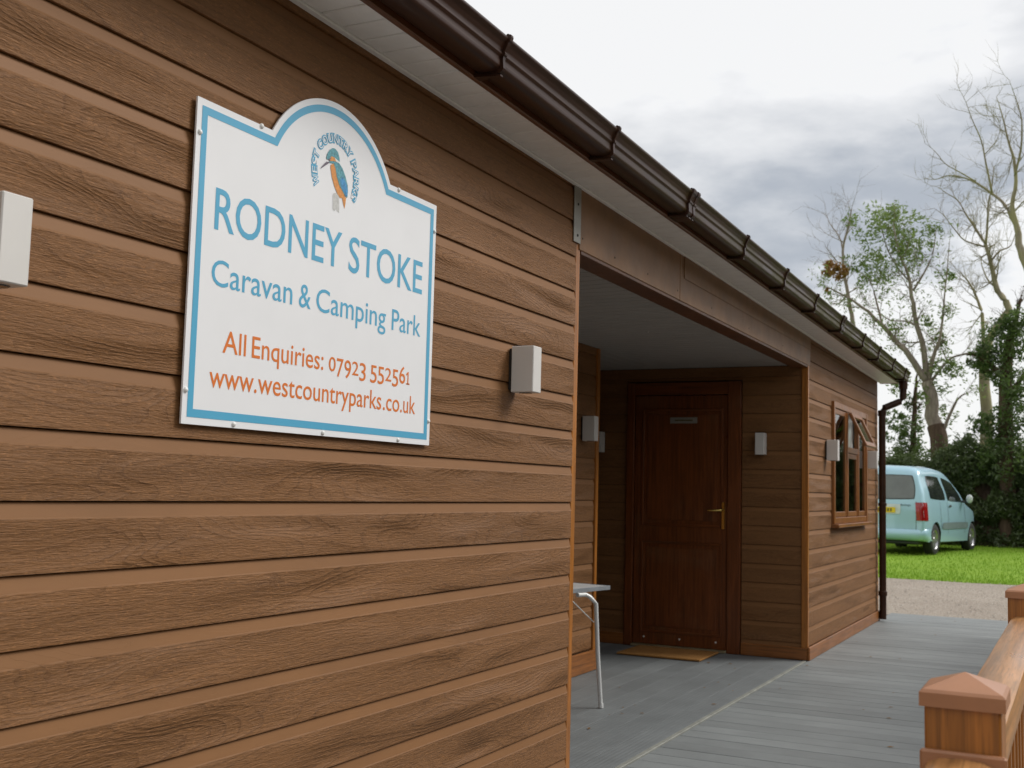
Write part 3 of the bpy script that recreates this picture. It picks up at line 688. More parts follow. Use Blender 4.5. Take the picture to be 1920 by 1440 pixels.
# ------------------------------------------------------------------ the sign
def text_mesh(s, offset=0.0):
    cu = bpy.data.curves.new('t', 'FONT'); cu.body = s; cu.size = 1; cu.offset = offset; cu.resolution_u = 4
    o = bpy.data.objects.new('t', cu); COL.objects.link(o)
    dg = bpy.context.evaluated_depsgraph_get(); dg.update()
    me = bpy.data.meshes.new_from_object(o.evaluated_get(dg)); bpy.data.objects.remove(o); bpy.data.curves.remove(cu)
    v = [tuple(p.co) for p in me.vertices]; f = [tuple(p.vertices) for p in me.polygons]; bpy.data.meshes.remove(me)
    return v, f
CAPH = None
def bounds(v): return min(p[0] for p in v), max(p[0] for p in v), min(p[1] for p in v), max(p[1] for p in v)
def make_sign():
    global CAPH
    CAPH = bounds(text_mesh('H')[0])[3]; XH = bounds(text_mesh('x')[0])[3]
    YB = -.0135                                       # front face of the board
    s = thing('sign', 'white arched park sign with blue border, kingfisher and lettering on the wall', 'sign', (1.967, 0, 1.34))
    def arch(i):
        # outline with square shoulders and a round head, shrunk by i
        cx, cz, r = .536, .600, .3195
        x0, x1, z0, zs = -.013+i, 1.083-i, 0+i, .7625-i
        rr = r-i; hx = math.sqrt(max(rr*rr-(zs-cz)**2, 0)); a0 = math.acos(hx/rr)
        pts = [(x0, z0), (x1, z0), (x1, zs)]
        hx2 = hx
        n = 40
        for k in range(n+1):
            a = a0+(math.pi-2*a0)*k/n; pts.append((cx+rr*math.cos(a), cz+rr*math.sin(a)))
        pts.append((x0, zs)); return pts
    MB().poly(arch(0), YB, YB+.005).obj('board', 'sign_white', s)
    A, B = arch(.0165), arch(.0355); n = len(A)
    m = MB(); y = YB-.0006
    m.add([(x, y, z) for x, z in A]+[(x, y, z) for x, z in B], [(i, (i+1) % n, n+(i+1) % n, n+i) for i in range(n)]); m.obj('border', 'sign_blue', s, fix=False)
    def words(name, mat, items, z0, cap, off=0.0):
        """each word fitted between its own left and right edge; cap = height of the capitals"""
        k = cap/CAPH
        for w, xa, xb in items:
            v, f = text_mesh(w, off); b = bounds(v); sx = (xb-xa)/(b[1]-b[0])
            MB().add([(xa+(p[0]-b[0])*sx, y, z0+p[1]*k) for p in v], f).obj(name, mat, s, fix=False)
    def oldstyle(name, mat, items, z0, cap):
        m = MB(); xh = cap*.74
        for w, xa, xb in items:
            ws = []
            for ch in w:
                v, f = text_mesh(ch, .004); b = bounds(v); ws.append((ch, v, f, b))
            raw = [(.62 if ch == '1' else 1.0) for ch in w]; gap = .16; tot = sum(raw)+gap*(len(w)-1); u = (xb-xa)/tot; x = xa
            for (ch, v, f, b), r in zip(ws, raw):
                if ch == '1':
                    st = u*r; tk = st*.28; P1 = [(x+st*.36, z0), (x+st*.36, z0+xh-tk*1.3), (x, z0+xh-tk*2.2), (x, z0+xh-tk*1.1), (x+st*.42, z0+xh), (x+st*.36+tk, z0+xh), (x+st*.36+tk, z0)]
                    m.add([(a_, y, b_) for a_, b_ in P1], [tuple(range(7))]); m.add([(a_, y, b_) for a_, b_ in ((x+st*.02, z0), (x+st*.98, z0), (x+st*.98, z0+tk*.7), (x+st*.02, z0+tk*.7))], [(0, 1, 2, 3)]); x += u*(r+gap); continue
                lo, hi = (0, xh) if ch in '012' else (-cap*.24, xh) if ch in '34579' else (0, cap*1.0)
                if ch == '0': hi = xh*1.02
                sx = u*r/(b[1]-b[0]); sz = (hi-lo)/(b[3]-b[2])
                m.add([(x+(p[0]-b[0])*sx, y, z0+lo+(p[1]-b[2])*sz) for p in v], f); x += u*(r+gap)
        return m.obj(name, mat, s, fix=False)
    words('title_lettering', 'sign_blue', [('RODNEY', .063, .578), ('STOKE', .613, 1.0095)], .4655, .0985, .006)
    words('subtitle_lettering', 'sign_blue', [('Caravan', .062, .369), ('&', .397, .448), ('Camping', .472, .812), ('Park', .845, 1.008)], .332, .062, .003)
    words('enquiry_lettering', 'sign_orange', [('All', .1128, .197), ('Enquiries:', .2195, .515)], .177, .0525, .003)
    oldstyle('phone_lettering', 'sign_orange', [('07923', .5396, .7185), ('552561', .742, .956)], .1775, .0525)
    words('web_lettering', 'sign_orange', [('www.', .072, .244), ('westcountryparks', .248, .804), ('.co', .8136, .9024), ('.uk', .908, .9926)], .0915, .0525, .003)
    # kingfisher on its post
    parts = [('post_print', 'print_grey', [(0.5259, 0.6599), (0.5306, 0.6673), (0.546, 0.6707), (0.555, 0.6671), (0.5582, 0.6365), (0.5584, 0.6178), (0.5493, 0.622), (0.5422, 0.6244), (0.5357, 0.6177), (0.5286, 0.6212)]),
      ('tail_print', 'bird_orange', [(0.5694, 0.6633), (0.5886, 0.669), (0.5869, 0.6518), (0.583, 0.6351), (0.5758, 0.647)]),
      ('breast_print', 'bird_orange', [(0.5101, 0.7406), (0.5234, 0.7474), (0.5329, 0.7364), (0.5395, 0.7153), (0.5532, 0.6938), (0.5737, 0.678), (0.5833, 0.6677), (0.5748, 0.6625), (0.559, 0.6607), (0.5462, 0.669), (0.5311, 0.686), (0.5174, 0.7095), (0.5108, 0.7305)]),
      ('wing_print', 'bird_teal', [(0.5234, 0.7474), (0.5502, 0.7547), (0.5656, 0.7452), (0.5812, 0.7262), (0.5934, 0.704), (0.5956, 0.6876), (0.594, 0.6693), (0.5831, 0.6708), (0.57, 0.6812), (0.555, 0.6942), (0.5414, 0.7137), (0.5329, 0.7364)]),
      ('back_print', 'bird_blue', [(0.5656, 0.722), (0.58, 0.714), (0.592, 0.698), (0.5945, 0.687), (0.593, 0.672), (0.585, 0.672), (0.572, 0.683), (0.562, 0.694), (0.556, 0.708)]),
      ('throat_print', 'bird_teal', [(0.506, 0.7499), (0.5229, 0.7545), (0.5334, 0.7545), (0.5502, 0.7547), (0.5442, 0.7499), (0.5234, 0.7474), (0.503, 0.7445)]),
      ('head_print', 'bird_teal', [(0.4924, 0.7502), (0.4893, 0.7556), (0.4929, 0.7669), (0.5039, 0.7814), (0.5154, 0.7888), (0.5275, 0.7902), (0.5401, 0.7843), (0.5479, 0.7719), (0.5512, 0.7602), (0.5435, 0.7602), (0.5257, 0.7647), (0.5119, 0.765), (0.5023, 0.7551)]),
      ('cheek_print', 'bird_orange', [(0.5023, 0.7551), (0.5119, 0.765), (0.5257, 0.7647), (0.5333, 0.7553), (0.5229, 0.7545), (0.506, 0.7499)]),
      ('neck_print', 'bird_white', [(0.5257, 0.7647), (0.5435, 0.7602), (0.5514, 0.7577), (0.5403, 0.7551), (0.5326, 0.7555)]),
      ('beak_print', 'bird_dark', [(0.4643, 0.7174), (0.4704, 0.7258), (0.4894, 0.7437), (0.5011, 0.7465), (0.5023, 0.7437), (0.49, 0.7352)]),
      ('eye_print', 'bird_dark', [(0.4984, 0.7519), (0.5005, 0.7556), (0.5071, 0.7589), (0.5074, 0.7548), (0.5019, 0.7508)])]
    em = MB().add([(.536, y+.0003, .69), (.5361, y+.0003, .69), (.536, y+.0003, .6901)], [(0, 1, 2)]).obj('emblem', 'sign_white', s, fix=False)
    for i, (nm, mt, pts) in enumerate(parts):
        MB().add([(x, y-.0002*i, z) for x, z in pts], [tuple(range(len(pts)))]).obj(nm, mt, em, fix=False)
    # words set round the bird: white letters with a blue outline
    txt = 'WEST COUNTRY PARKS'; cx, cz, rad, hgt = .536, .7215, .0865, .022
    a0, a1 = R(213), R(-33); M1, M2 = MB(), MB()
    wid = {' ': .45, 'W': 1.25, 'E': .82, 'S': .85, 'T': .85, 'C': .95, 'O': 1.05, 'U': 1.0, 'N': 1.02, 'R': .92, 'Y': .92, 'P': .88, 'A': 1.0, 'K': .95}
    tot = sum(wid[c] for c in txt); acc = 0
    for ci, ch in enumerate(txt):
        w = wid[ch]; am = a0+(a1-a0)*(acc+w/2)/tot; acc += w
        if ch == ' ': continue
        lw = abs(a1-a0)*w/tot*rad
        for mb, off, dy, ex in ((M1, .0, 0, 1.0), (M2, .0, -.0009, 1.0)):
            v, f = text_mesh(ch, .10 if mb is M1 else -.004); b = bounds(text_mesh(ch)[0]); q = (lw*.90)/(b[1]-b[0]); qz = hgt/CAPH
            rt = Vector((math.sin(am), -math.cos(am))); up = Vector((math.cos(am), math.sin(am)))
            base = Vector((cx, cz))+up*rad
            vv = []
            for p in v:
                d = base+rt*((p[0]-(b[0]+b[1])/2)*q)+up*(p[1]*qz); vv.append((d.x, y+dy-ci*.00003, d.y))
            mb.add(vv, f)
    M1.obj('motto_outline', 'sign_blue', em, fix=False); M2.obj('motto_lettering', 'sign_white', em, fix=False)
    me = MB().lathe([(0, -.0055), (.0035, -.005), (.006, -.003), (.0072, 0)], 'y', (0, 0, 0), 16).mesh('screw_cap', 'screw_cap', 'full')
    for x, z in [(-.001, .680), (.2169, .760), (.858, .758), (1.074, .6775), (1.074, .0751), (.9006, .0085), (.5243, .0085), (.1648, .0095), (-.004, .0774)]:
        link('screw_cap', me, s, (x, YB, z))
    for x in (.2, .8): MB().box(x, x+.03, YB+.0052, -.0004, .05, .7).obj('batten', 'dark_recess', s)
make_sign()

# ------------------------------------------------------------------ porch furniture
def make_table():
    t = thing('folding_table', 'folding camping table with grey top and white tube legs in the porch', 'table', (6.25, .64, 0), R(-11))
    # own frame: corner at the origin, x back towards the camera is negative, y into the porch
    MB().bev(-1.0, 0, 0, .6, .648, .662, .004).obj('tabletop', 'table_top', t)
    m = MB(); m.bev(-1.004, .004, -.004, .0, .640, .664, .001).bev(-1.004, .004, .6, .604, .640, .664, .001).bev(0, .004, 0, .6, .640, .664, .001).bev(-1.004, -1.0, 0, .6, .640, .664, .001); m.obj('edge_band', 'table_edge', t)
    for yo, dy in ((.0, -.078), (.6, .078)):
        def leg(xa, s_):
            P = [(xa-s_*.13, yo, .628), (xa-s_*.05, yo, .626), (xa-s_*.02, yo+dy*.16, .612), (xa, yo+dy*.5, .575), (xa+s_*.004, yo+dy*.7, .3), (xa+s_*.008, yo+dy, .014)]
            o = MB().tube(P, [.0125]*6, 10).obj('leg', 'table_leg', t, smooth=50)
            MB().tube([(P[-1][0], P[-1][1], .028), (P[-1][0], P[-1][1]+dy*.02, .0015)], [.0145, .0155], 10).obj('foot_cap', 'table_leg', o, smooth=50)
            P2 = [(xa+s_*.005, yo+dy*.3, .47), (xa-s_*.2, yo, .61)]
            MB().tube(P2, [.003]*2, 6).obj('brace', 'table_leg', t)
        leg(-.20, 1); leg(-.80, -1)
make_table()
def make_mat():
    m = MB(); m.bev(8.07, 8.56, .652, 1.295, .003, .017, .003)
    tag(m.obj('doormat', 'coir'), 'tan coir doormat lying on the deck in front of the door', 'doormat')
make_mat()
def make_litter():
    rnd = random.Random(12); m = MB()
    for k in range(46):
        x, y = (rnd.uniform(4.6, 8.4), rnd.uniform(.06, 1.1)) if k < 26 else (rnd.uniform(5.2, 12.5), rnd.uniform(-1.5, -.02))
        a = rnd.random()*6.28; L = rnd.uniform(.006, .020); w = L*rnd.uniform(.3, .7); c, s_ = math.cos(a), math.sin(a)
        m.add([(x+c*L, y+s_*L, .003), (x-s_*w, y+c*w, .005), (x-c*L, y-s_*L, .0035), (x+s_*w, y-c*w, .006)], [(0, 1, 2), (0, 2, 3)])
    o = kind(m.obj('leaf_litter', 'leaf_rust', fix=False), 'stuff'); o['label'] = 'tiny dry leaf scraps and grit lying about on the deck'; o['category'] = 'litter'
make_litter()

# ------------------------------------------------------------------ railing
def make_railing():
    w = .094; yl = -1.637; yc = yl-.05; zc = .94
    r = thing('deck_railing', 'golden oak plastic railing with pyramid post caps along the deck edge', 'railing', (1.62, yc, 0))
    caps = None
    post = MB().bev(0, w, -w/2, w/2, -.12, zc+.004, .003).mesh('post', 'oak_foil')
    m = MB(); c = .053; h = .022; ap = .042
    a = [(-c, -c), (c, -c), (c, c), (-c, c)]
    bvl = .004
    m.add([(x, y, 0) for x, y in a]+[(x, y, h-bvl) for x, y in a]+[(x*(1-bvl/c), y*(1-bvl/c), h) for x, y in a]+[(0, 0, ap)],
          [(3, 2, 1, 0)]+[(i, (i+1) % 4, 4+(i+1) % 4, 4+i) for i in range(4)]+[(4+i, 4+(i+1) % 4, 8+(i+1) % 4, 8+i) for i in range(4)]+[(8+i, 8+(i+1) % 4, 12) for i in range(4)])
    cap = m.mesh('post_cap', 'cap_plastic')
    xs = [0, 1.92, 3.84, 5.76, 7.68, 9.6]
    for x in xs:
        p = link('post', post, r, (x, 0, 0)); link('post_cap', cap, p, (w/2, 0, zc))
    # bread-loaf rails, bottom rails and balusters
    prof = [(-.040, -.052), (-.044, -.046), (-.044, -.022), (-.038, -.008), (-.024, -.001), (0, .001), (.024, -.001), (.038, -.008), (.044, -.022), (.044, -.046), (.040, -.052)]
    rail = MB().extrude_x(prof, 0, 1.92-w-.002).mesh('top_rail', 'rail_foil', 35)
    low = MB().bev(0, 1.92-w-.002, -.03, .03, -.03, .03, .006).mesh('bottom_rail', 'oak_foil_x')
    bal = MB().bev(-.018, .018, -.018, .018, .112, zc-.105, .003).mesh('baluster', 'oak_foil')
    for x in xs[:-1]:
        link('top_rail', rail, r, (x+w+.001, 0, zc-.05)); link('bottom_rail', low, r, (x+w+.001, 0, .08))
        for k in range(15): link('baluster', bal, r, (x+w+.06+k*(1.92-w-.12)/14, 0, 0))
    # sloping rail of the ramp, in its bracket on the near face of the first post
    br = MB(); br.bev(-.012, -.0005, -.054, .052, zc-.140, zc-.054, .003); bk = br.obj('rail_bracket', 'cap_plastic', r)
    o = MB().extrude_x(prof, -2.6, 0).obj('ramp_rail', 'rail_foil', r, (-.0125, 0, zc-.062), smooth=35); o.rotation_euler = (0, R(-5.4), 0); o.scale = (1, 1.12, 1)
    for x in (-1.9,):
        p = link('post', post, r, (x, 0, -.26)); link('post_cap', cap, p, (w/2, 0, zc))
make_railing()

# ------------------------------------------------------------------ parked car
def lerp_tab(tab, x):
    if x <= tab[0][0]: return tab[0][1]
    for (a, p), (b, q) in zip(tab, tab[1:]):
        if x <= b: u = (x-a)/(b-a); u = u*u*(3-2*u) if b-a > .5 else u; return p+(q-p)*u
    return tab[-1][1]
TOP = [(0, 1.62), (.03, 1.70), (.10, 1.765), (.25, 1.80), (1.1, 1.815), (1.7, 1.79), (2.0, 1.735), (2.25, 1.60), (2.60, 1.36), (2.95, 1.125), (3.1, 1.075), (3.5, .985), (3.8, .88), (3.95, .77), (4.05, .62), (4.09, .50)]
BOT = [(0, .36), (.06, .30), (.3, .27), (3.7, .25), (4.0, .28), (4.09, .34)]
WID = [(0, .775), (.03, .815), (.10, .838), (.4, .85), (3.2, .85), (3.6, .825), (3.85, .74), (4.0, .60), (4.09, .42)]
def car_w(x, z):
    top, bot = lerp_tab(TOP, x), lerp_tab(BOT, x); W = lerp_tab(WID, x)
    zs = [(.2, .955), (.45, .985), (.72, 1.0), (1.0, .975), (1.12, .945), (1.70, .79), (1.82, .77)]
    k = lerp_tab(zs, z)
    d = (top-z)/max(.10, (top-bot)*.085)
    if d < 1: k *= math.sqrt(max(0, 1-(1-d)**2))*.55+.45 if d > 0 else .45
    return W*k
def car_tilt(x, z): return max(0, z-.95)*.17*max(0, 1-x/.9) - .02*max(0, 1-abs(z-.45)/.15)*max(0, 1-x/.5)
def make_car():
    hd = math.atan2(-.178, .984)
    ori = Vector((24.57, .843, 0)); fwd = Vector((math.cos(hd), math.sin(hd), 0)); lft = Vector((-fwd.y, fwd.x, 0))
    base = ori-fwd*.72+lft*.80
    car = thing('parked_car', 'pale blue high-roofed family van parked on the grass by the hedge', 'car', (base.x, base.y, .085), hd)
    xs = sorted(set([0, .012, .03, .06, .10, .16, .25]+[.25+.15*i for i in range(24)]+[3.8, 3.88, 3.95, 4.0, 4.04, 4.07, 4.09]))
    ss = [0, .04, .1, .17, .25, .33, .41, .49, .57, .65, .73, .81, .88, .92, .95, .975, .99, 1.0]
    m = MB(); rows = []
    for x in xs:
        t, b = lerp_tab(TOP, x), lerp_tab(BOT, x); half = []
        for s in ss:
            z = b+(t-b)*s; half.append((car_w(x, z) if s < 1 else car_w(x, z)*.55, z))
        pts = [(0, b)]+half+[(half[-1][0]*.5, t+.004), (0, t+.006)]
        ring = [(x+car_tilt(x, z), -y, z) for y, z in pts]+[(x+car_tilt(x, z), y, z) for y, z in pts[-2:0:-1]]
        rows.append(ring)
    n = len(rows[0]); m.add([q for r in rows for q in r], [(i*n+k, i*n+(k+1) % n, (i+1)*n+(k+1) % n, (i+1)*n+k) for i in range(len(rows)-1) for k in range(n)])
    h = n//2
    for e, rev in ((0, False), (len(rows)-1, True)):
        o = e*n; fs = []
        for k in range(h): fs.append((o+k, o+k+1, o+(n-k-1) % n, o+(n-k) % n) if k > 0 else (o, o+1, o+n-1))
        fs = [f for f in fs if len(set(f)) >= 3]; m.add([], []); m.f += fs
    body = m.obj('body', 'car_paint', car, smooth=50)
    # wheel arches
    cut = MB()
    for x in (.72, 3.41):
        for s in (-1, 1): cut.lathe([(0, s*.50), (.355, s*.50), (.355, s*1.2), (0, s*1.2)], 'y', (x, 0, .32), 32)
    co = cut.obj('cutter', 'tyre'); bo = body.modifiers.new('arch', 'BOOLEAN'); bo.object = co; bo.operation = 'DIFFERENCE'; bo.solver = 'EXACT'
    co.parent = car; bpy.context.view_layer.update(); dg = bpy.context.evaluated_depsgraph_get()
    nm = bpy.data.meshes.new_from_object(body.evaluated_get(dg)); body.modifiers.clear(); body.data = nm; bpy.data.objects.remove(co)
    nm.materials.clear(); nm.materials.append(MAT['car_paint'])
    nm.materials.append(MAT['tyre'])
    for p in nm.polygons:
        c = p.center; p.use_smooth = True
        p.material_index = 1 if abs(c.y) > .45 and min(math.hypot(c.x-q, c.z-.32) for q in (.72, 3.41)) < .357 else 0
    nm.set_sharp_from_angle(angle=R(40))
    def side_patch(name, mat, quad, s=-1, off=.006, nx=10, nz=8, parent=car, rnd=.06):
        """a patch lying on the flank; quad = corners (x,z) lower rear, lower front, upper front, upper rear"""
        P = MB(); (ax, az), (bx, bz), (cx, cz), (dx, dz) = quad; v = []
        for i in range(nx+1):
            for j in range(nz+1):
                u, w = i/nx, j/nz
                # round off the corners
                uu, ww = u*2-1, w*2-1; k = 1-rnd*(uu*uu)*(ww*ww)
                u2, w2 = (uu*k+1)/2, (ww*k+1)/2
                x = (ax*(1-u2)+bx*u2)*(1-w2)+(dx*(1-u2)+cx*u2)*w2; z = (az*(1-u2)+bz*u2)*(1-w2)+(dz*(1-u2)+cz*u2)*w2
                v.append((x+car_tilt(x, z), s*(car_w(x, z)+off), z))
        P.add(v, [(i*(nz+1)+j, (i+1)*(nz+1)+j, (i+1)*(nz+1)+j+1, i*(nz+1)+j+1) for i in range(nx) for j in range(nz)])
        return P.obj(name, mat, parent, smooth='full', fix=False)
    for s in (-1, 1):
        side_patch('side_window', 'car_glass', [(.42, 1.135), (1.50, 1.105), (1.36, 1.60), (.42, 1.61)], s)
        side_patch('side_window', 'car_glass', [(1.62, 1.10), (2.72, 1.08), (2.18, 1.50), (1.52, 1.60)], s)
        side_patch('door_moulding', 'door_moulding', [(1.12, .52), (3.0, .52), (3.0, .66), (1.12, .66)], s, .012)
        for x in (1.05, 1.56, 2.78): side_patch('door_seam', 'seam', [(x, .42), (x+.014, .42), (x+.014, 1.08), (x, 1.08)], s, .003, 2, 6, rnd=0)
        side_patch('door_handle', 'car_trim', [(1.64, .98), (1.80, .98), (1.80, 1.02), (1.64, 1.02)], s, .02, 3, 2)
        # lamps wrap round the rear corner
        lm = MB(); v = []; NZ, NX = 8, 6
        for i in range(NX+1):
            for j in range(NZ+1):
                z = .70+.36*j/NZ; u = i/NX
                if u < .5:
                    yy = car_w(.0, z)-.10*(1-u*2); xx = -.012+car_tilt(0, z)
                else:
                    xx0 = (u-.5)*2*.20; yy = car_w(xx0, z)+.008; xx = xx0-.012*(1-(u-.5)*2)+car_tilt(xx0, z)
                v.append((xx, s*yy, z))
        lm.add(v, [(i*(NZ+1)+j, (i+1)*(NZ+1)+j, (i+1)*(NZ+1)+j+1, i*(NZ+1)+j+1) for i in range(NX) for j in range(NZ)])
        lm.obj('tail_lamp', 'lamp_red', car, smooth=60, fix=False)
        # mirror
        mm = MB(); mm.lathe([(0, -.05), (.06, -.045), (.09, -.02), (.092, .02), (.07, .045), (0, .05)], 'x', (0, 0, 0), 18)
        mo = mm.obj('door_mirror', 'mirror_shell', car, (2.62, s*.99, 1.16), smooth=60); mo.scale = (.9, .72, 1.0)
        MB().bev(-.03, .03, -.06, .06, -.03, .02, .008).obj('mirror_stalk', 'car_trim', car, (2.66, s*.87, 1.10))
        # wheels
        for x in (.72, 3.41):
            y = s*.735
            ty = MB().lathe([(.19, -.085), (.285, -.092), (.315, -.07), (.32, -.03), (.32, .03), (.315, .07), (.285, .092), (.19, .085)], 'y', (0, 0, 0), 40).obj('tyre', 'tyre', car, (x, y, .318), smooth=50)
            rm = MB(); rm.lathe([(.0, s*.066), (.04, s*.070), (.052, s*.060), (.056, s*.03)], 'y', (0, 0, 0), 24); rm.lathe([(.165, s*.03), (.178, s*.07), (.196, s*.088), (.20, s*.08), (.20, -s*.06)], 'y', (0, 0, 0), 40)
            for k in range(7):
                a = 2*math.pi*k/7; M = Matrix.Rotation(a, 4, 'Y'); q = [Vector(p) for p in ((-.026, s*.062, .04), (.026, s*.062, .04), (.019, s*.070, .178), (-.019, s*.070, .178), (-.026, s*.03, .04), (.026, s*.03, .04), (.019, s*.045, .178), (-.019, s*.045, .178))]
                rm.add([M @ p for p in q], [(0, 1, 2, 3), (7, 6, 5, 4), (0, 4, 5, 1), (1, 5, 6, 2), (2, 6, 7, 3), (3, 7, 4, 0)])
            rm.obj('rim', 'alloy', ty, smooth=35)
            MB().lathe([(0, 0), (.19, 0)], 'y', (0, s*.01, 0), 24).obj('brake_disc', 'car_trim', ty)
    def rear_patch(name, mat, y0, y1, z0, z1, off, rnd=.05, taper=0.0, parent=car, nx=10, nz=6):
        v = []
        for i in range(nx+1):
            for j in range(nz+1):
                uu, ww = i/nx*2-1, j/nz*2-1; k = 1-rnd*uu*uu*ww*ww
                z = (z0+z1)/2+(z1-z0)/2*ww*k; yy = (y0+y1)/2+(y1-y0)/2*uu*k*(1-taper*(ww*k+1)/2)
                v.append((-off+car_tilt(0, z), yy, z))
        return MB().add(v, [(i*(nz+1)+j, i*(nz+1)+j+1, (i+1)*(nz+1)+j+1, (i+1)*(nz+1)+j) for i in range(nx) for j in range(nz)]).obj(name, mat, parent, smooth='full', fix=False)
    rear_patch('rear_window', 'car_rear_glass', -.645, .645, 1.13, 1.60, .006, .06, .10)
    rear_patch('window_seal', 'car_trim', -.665, .665, 1.11, 1.615, .003, .06, .10)
    pp = rear_patch('plate_surround', 'mirror_shell', -.36, .36, .82, 1.02, .012, .03)
    rear_patch('number_plate', 'plate_yellow', -.26, .26, .845, .955, .020, .01)
    for k, y in enumerate((.20, .145, .09, .035, -.06, -.115, -.17)):
        rear_patch('plate_mark', 'plate_black', y-.016, y+.016, .868, .932, .0225, 0, nx=1, nz=1)
    for y in (-.665, .665): rear_patch('tailgate_seam', 'seam', y-.005, y+.005, .47, 1.08, .003, 0, nx=1, nz=4)
    rear_patch('tailgate_seam', 'seam', -.66, .66, .462, .472, .003, 0, nz=1)
    # bumper
    bp = MB(); sec = [(.055, .30), (-.035, .33), (-.055, .42), (-.045, .50), (.01, .535)]; v = []; ysn = [-.87, -.86, -.82, -.70, -.4, 0, .4, .70, .82, .86, .87]; xo = [.345, .2, .06, .005, 0, 0, 0, .005, .06, .2, .345]
    for y, o_ in zip(ysn, xo): v += [(x+o_, y, z) for x, z in sec]
    k = len(sec); bp.add(v, [(i*k+j, (i+1)*k+j, (i+1)*k+j+1, i*k+j+1) for i in range(len(ysn)-1) for j in range(k-1)]); bp.obj('rear_bumper', 'car_paint', car, smooth=60, fix=False)
    # windscreen
    ws = MB(); v = []
    for i in range(9):
        for j in range(7):
            x = 2.12+.80*j/6; z = lerp_tab(TOP, x)+.010; w = (i/8*2-1)*(.60+.16*j/6); v.append((x, w, z-.02*abs(i/4-1)**3))
    ws.add(v, [(i*7+j, (i+1)*7+j, (i+1)*7+j+1, i*7+j+1) for i in range(8) for j in range(6)]); ws.obj('windscreen', 'car_glass', car, smooth='full', fix=False)
    # maker's script on the tailgate
    v, f = text_mesh('Berlingo', .006); b = bounds(v); k = .20/(b[1]-b[0])
    MB().add([(-.006, -.36-(p[0]-b[0])*k, .985+p[1]*k) for p in v], f).obj('tailgate_script', 'seam', car, fix=False)
    MB().bev(.1, 3.9, -.70, .70, .22, .30, .03).obj('underbody', 'car_trim', car)
make_car()

# ------------------------------------------------------------------ trees and hedge
def gv(rnd): return Vector((rnd.gauss(0, 1), rnd.gauss(0, 1), rnd.gauss(0, 1)))
def add_leaf(m, c, size, rnd, flat=.0):
    n = gv(rnd); n.z = abs(n.z)+flat; n.normalize(); a = n.cross(gv(rnd)).normalized(); b = n.cross(a)
    L, W = size*(.7+.6*rnd.random()), size*.36*(.7+.6*rnd.random())
    m.add([c-a*L*.5, c+b*W*.5-n*W*.12, c+a*L*.5, c-b*W*.5-n*W*.12], [(0, 1, 2, 3)])
def cluster(m, c, r, n, size, rnd, sub=.28):
    """leaves gathered on small sprays inside a ball, so gaps stay between the sprays"""
    c = Vector(c); k = max(3, int(n/16))
    for i in range(k):
        d = gv(rnd).normalized()*r*(.35+.65*rnd.random()**.6); d.x *= 1.0; d.z *= .85; s0 = c+d
        for j in range(max(1, n//k)): add_leaf(m, s0+gv(rnd)*r*sub*.55, size, rnd, .3)
def twigs(m, p, d, r, L, depth, rnd, tips, wig=.35):
    pts = [p]; rad = [r]; q = p.copy(); dd = d.copy(); n = 4
    for i in range(n):
        dd = (dd+gv(rnd)*wig*.35+Vector((0, 0, .06))).normalized(); q = q+dd*(L/n); pts.append(q.copy()); rad.append(r*(1-.75*(i+1)/n))
    m.tube(pts, rad, 5 if r > .012 else 4, False); tips.append((q.copy(), dd.copy()))
    if depth > 0:
        for i in range(1, n+1):
            for _ in range(1 if rnd.random() < .75 else 2):
                e = (dd+gv(rnd)*.62).normalized(); twigs(m, pts[i], e, max(rad[i]*.72, .0035), L*(.45+.3*rnd.random()), depth-1, rnd, tips, wig)
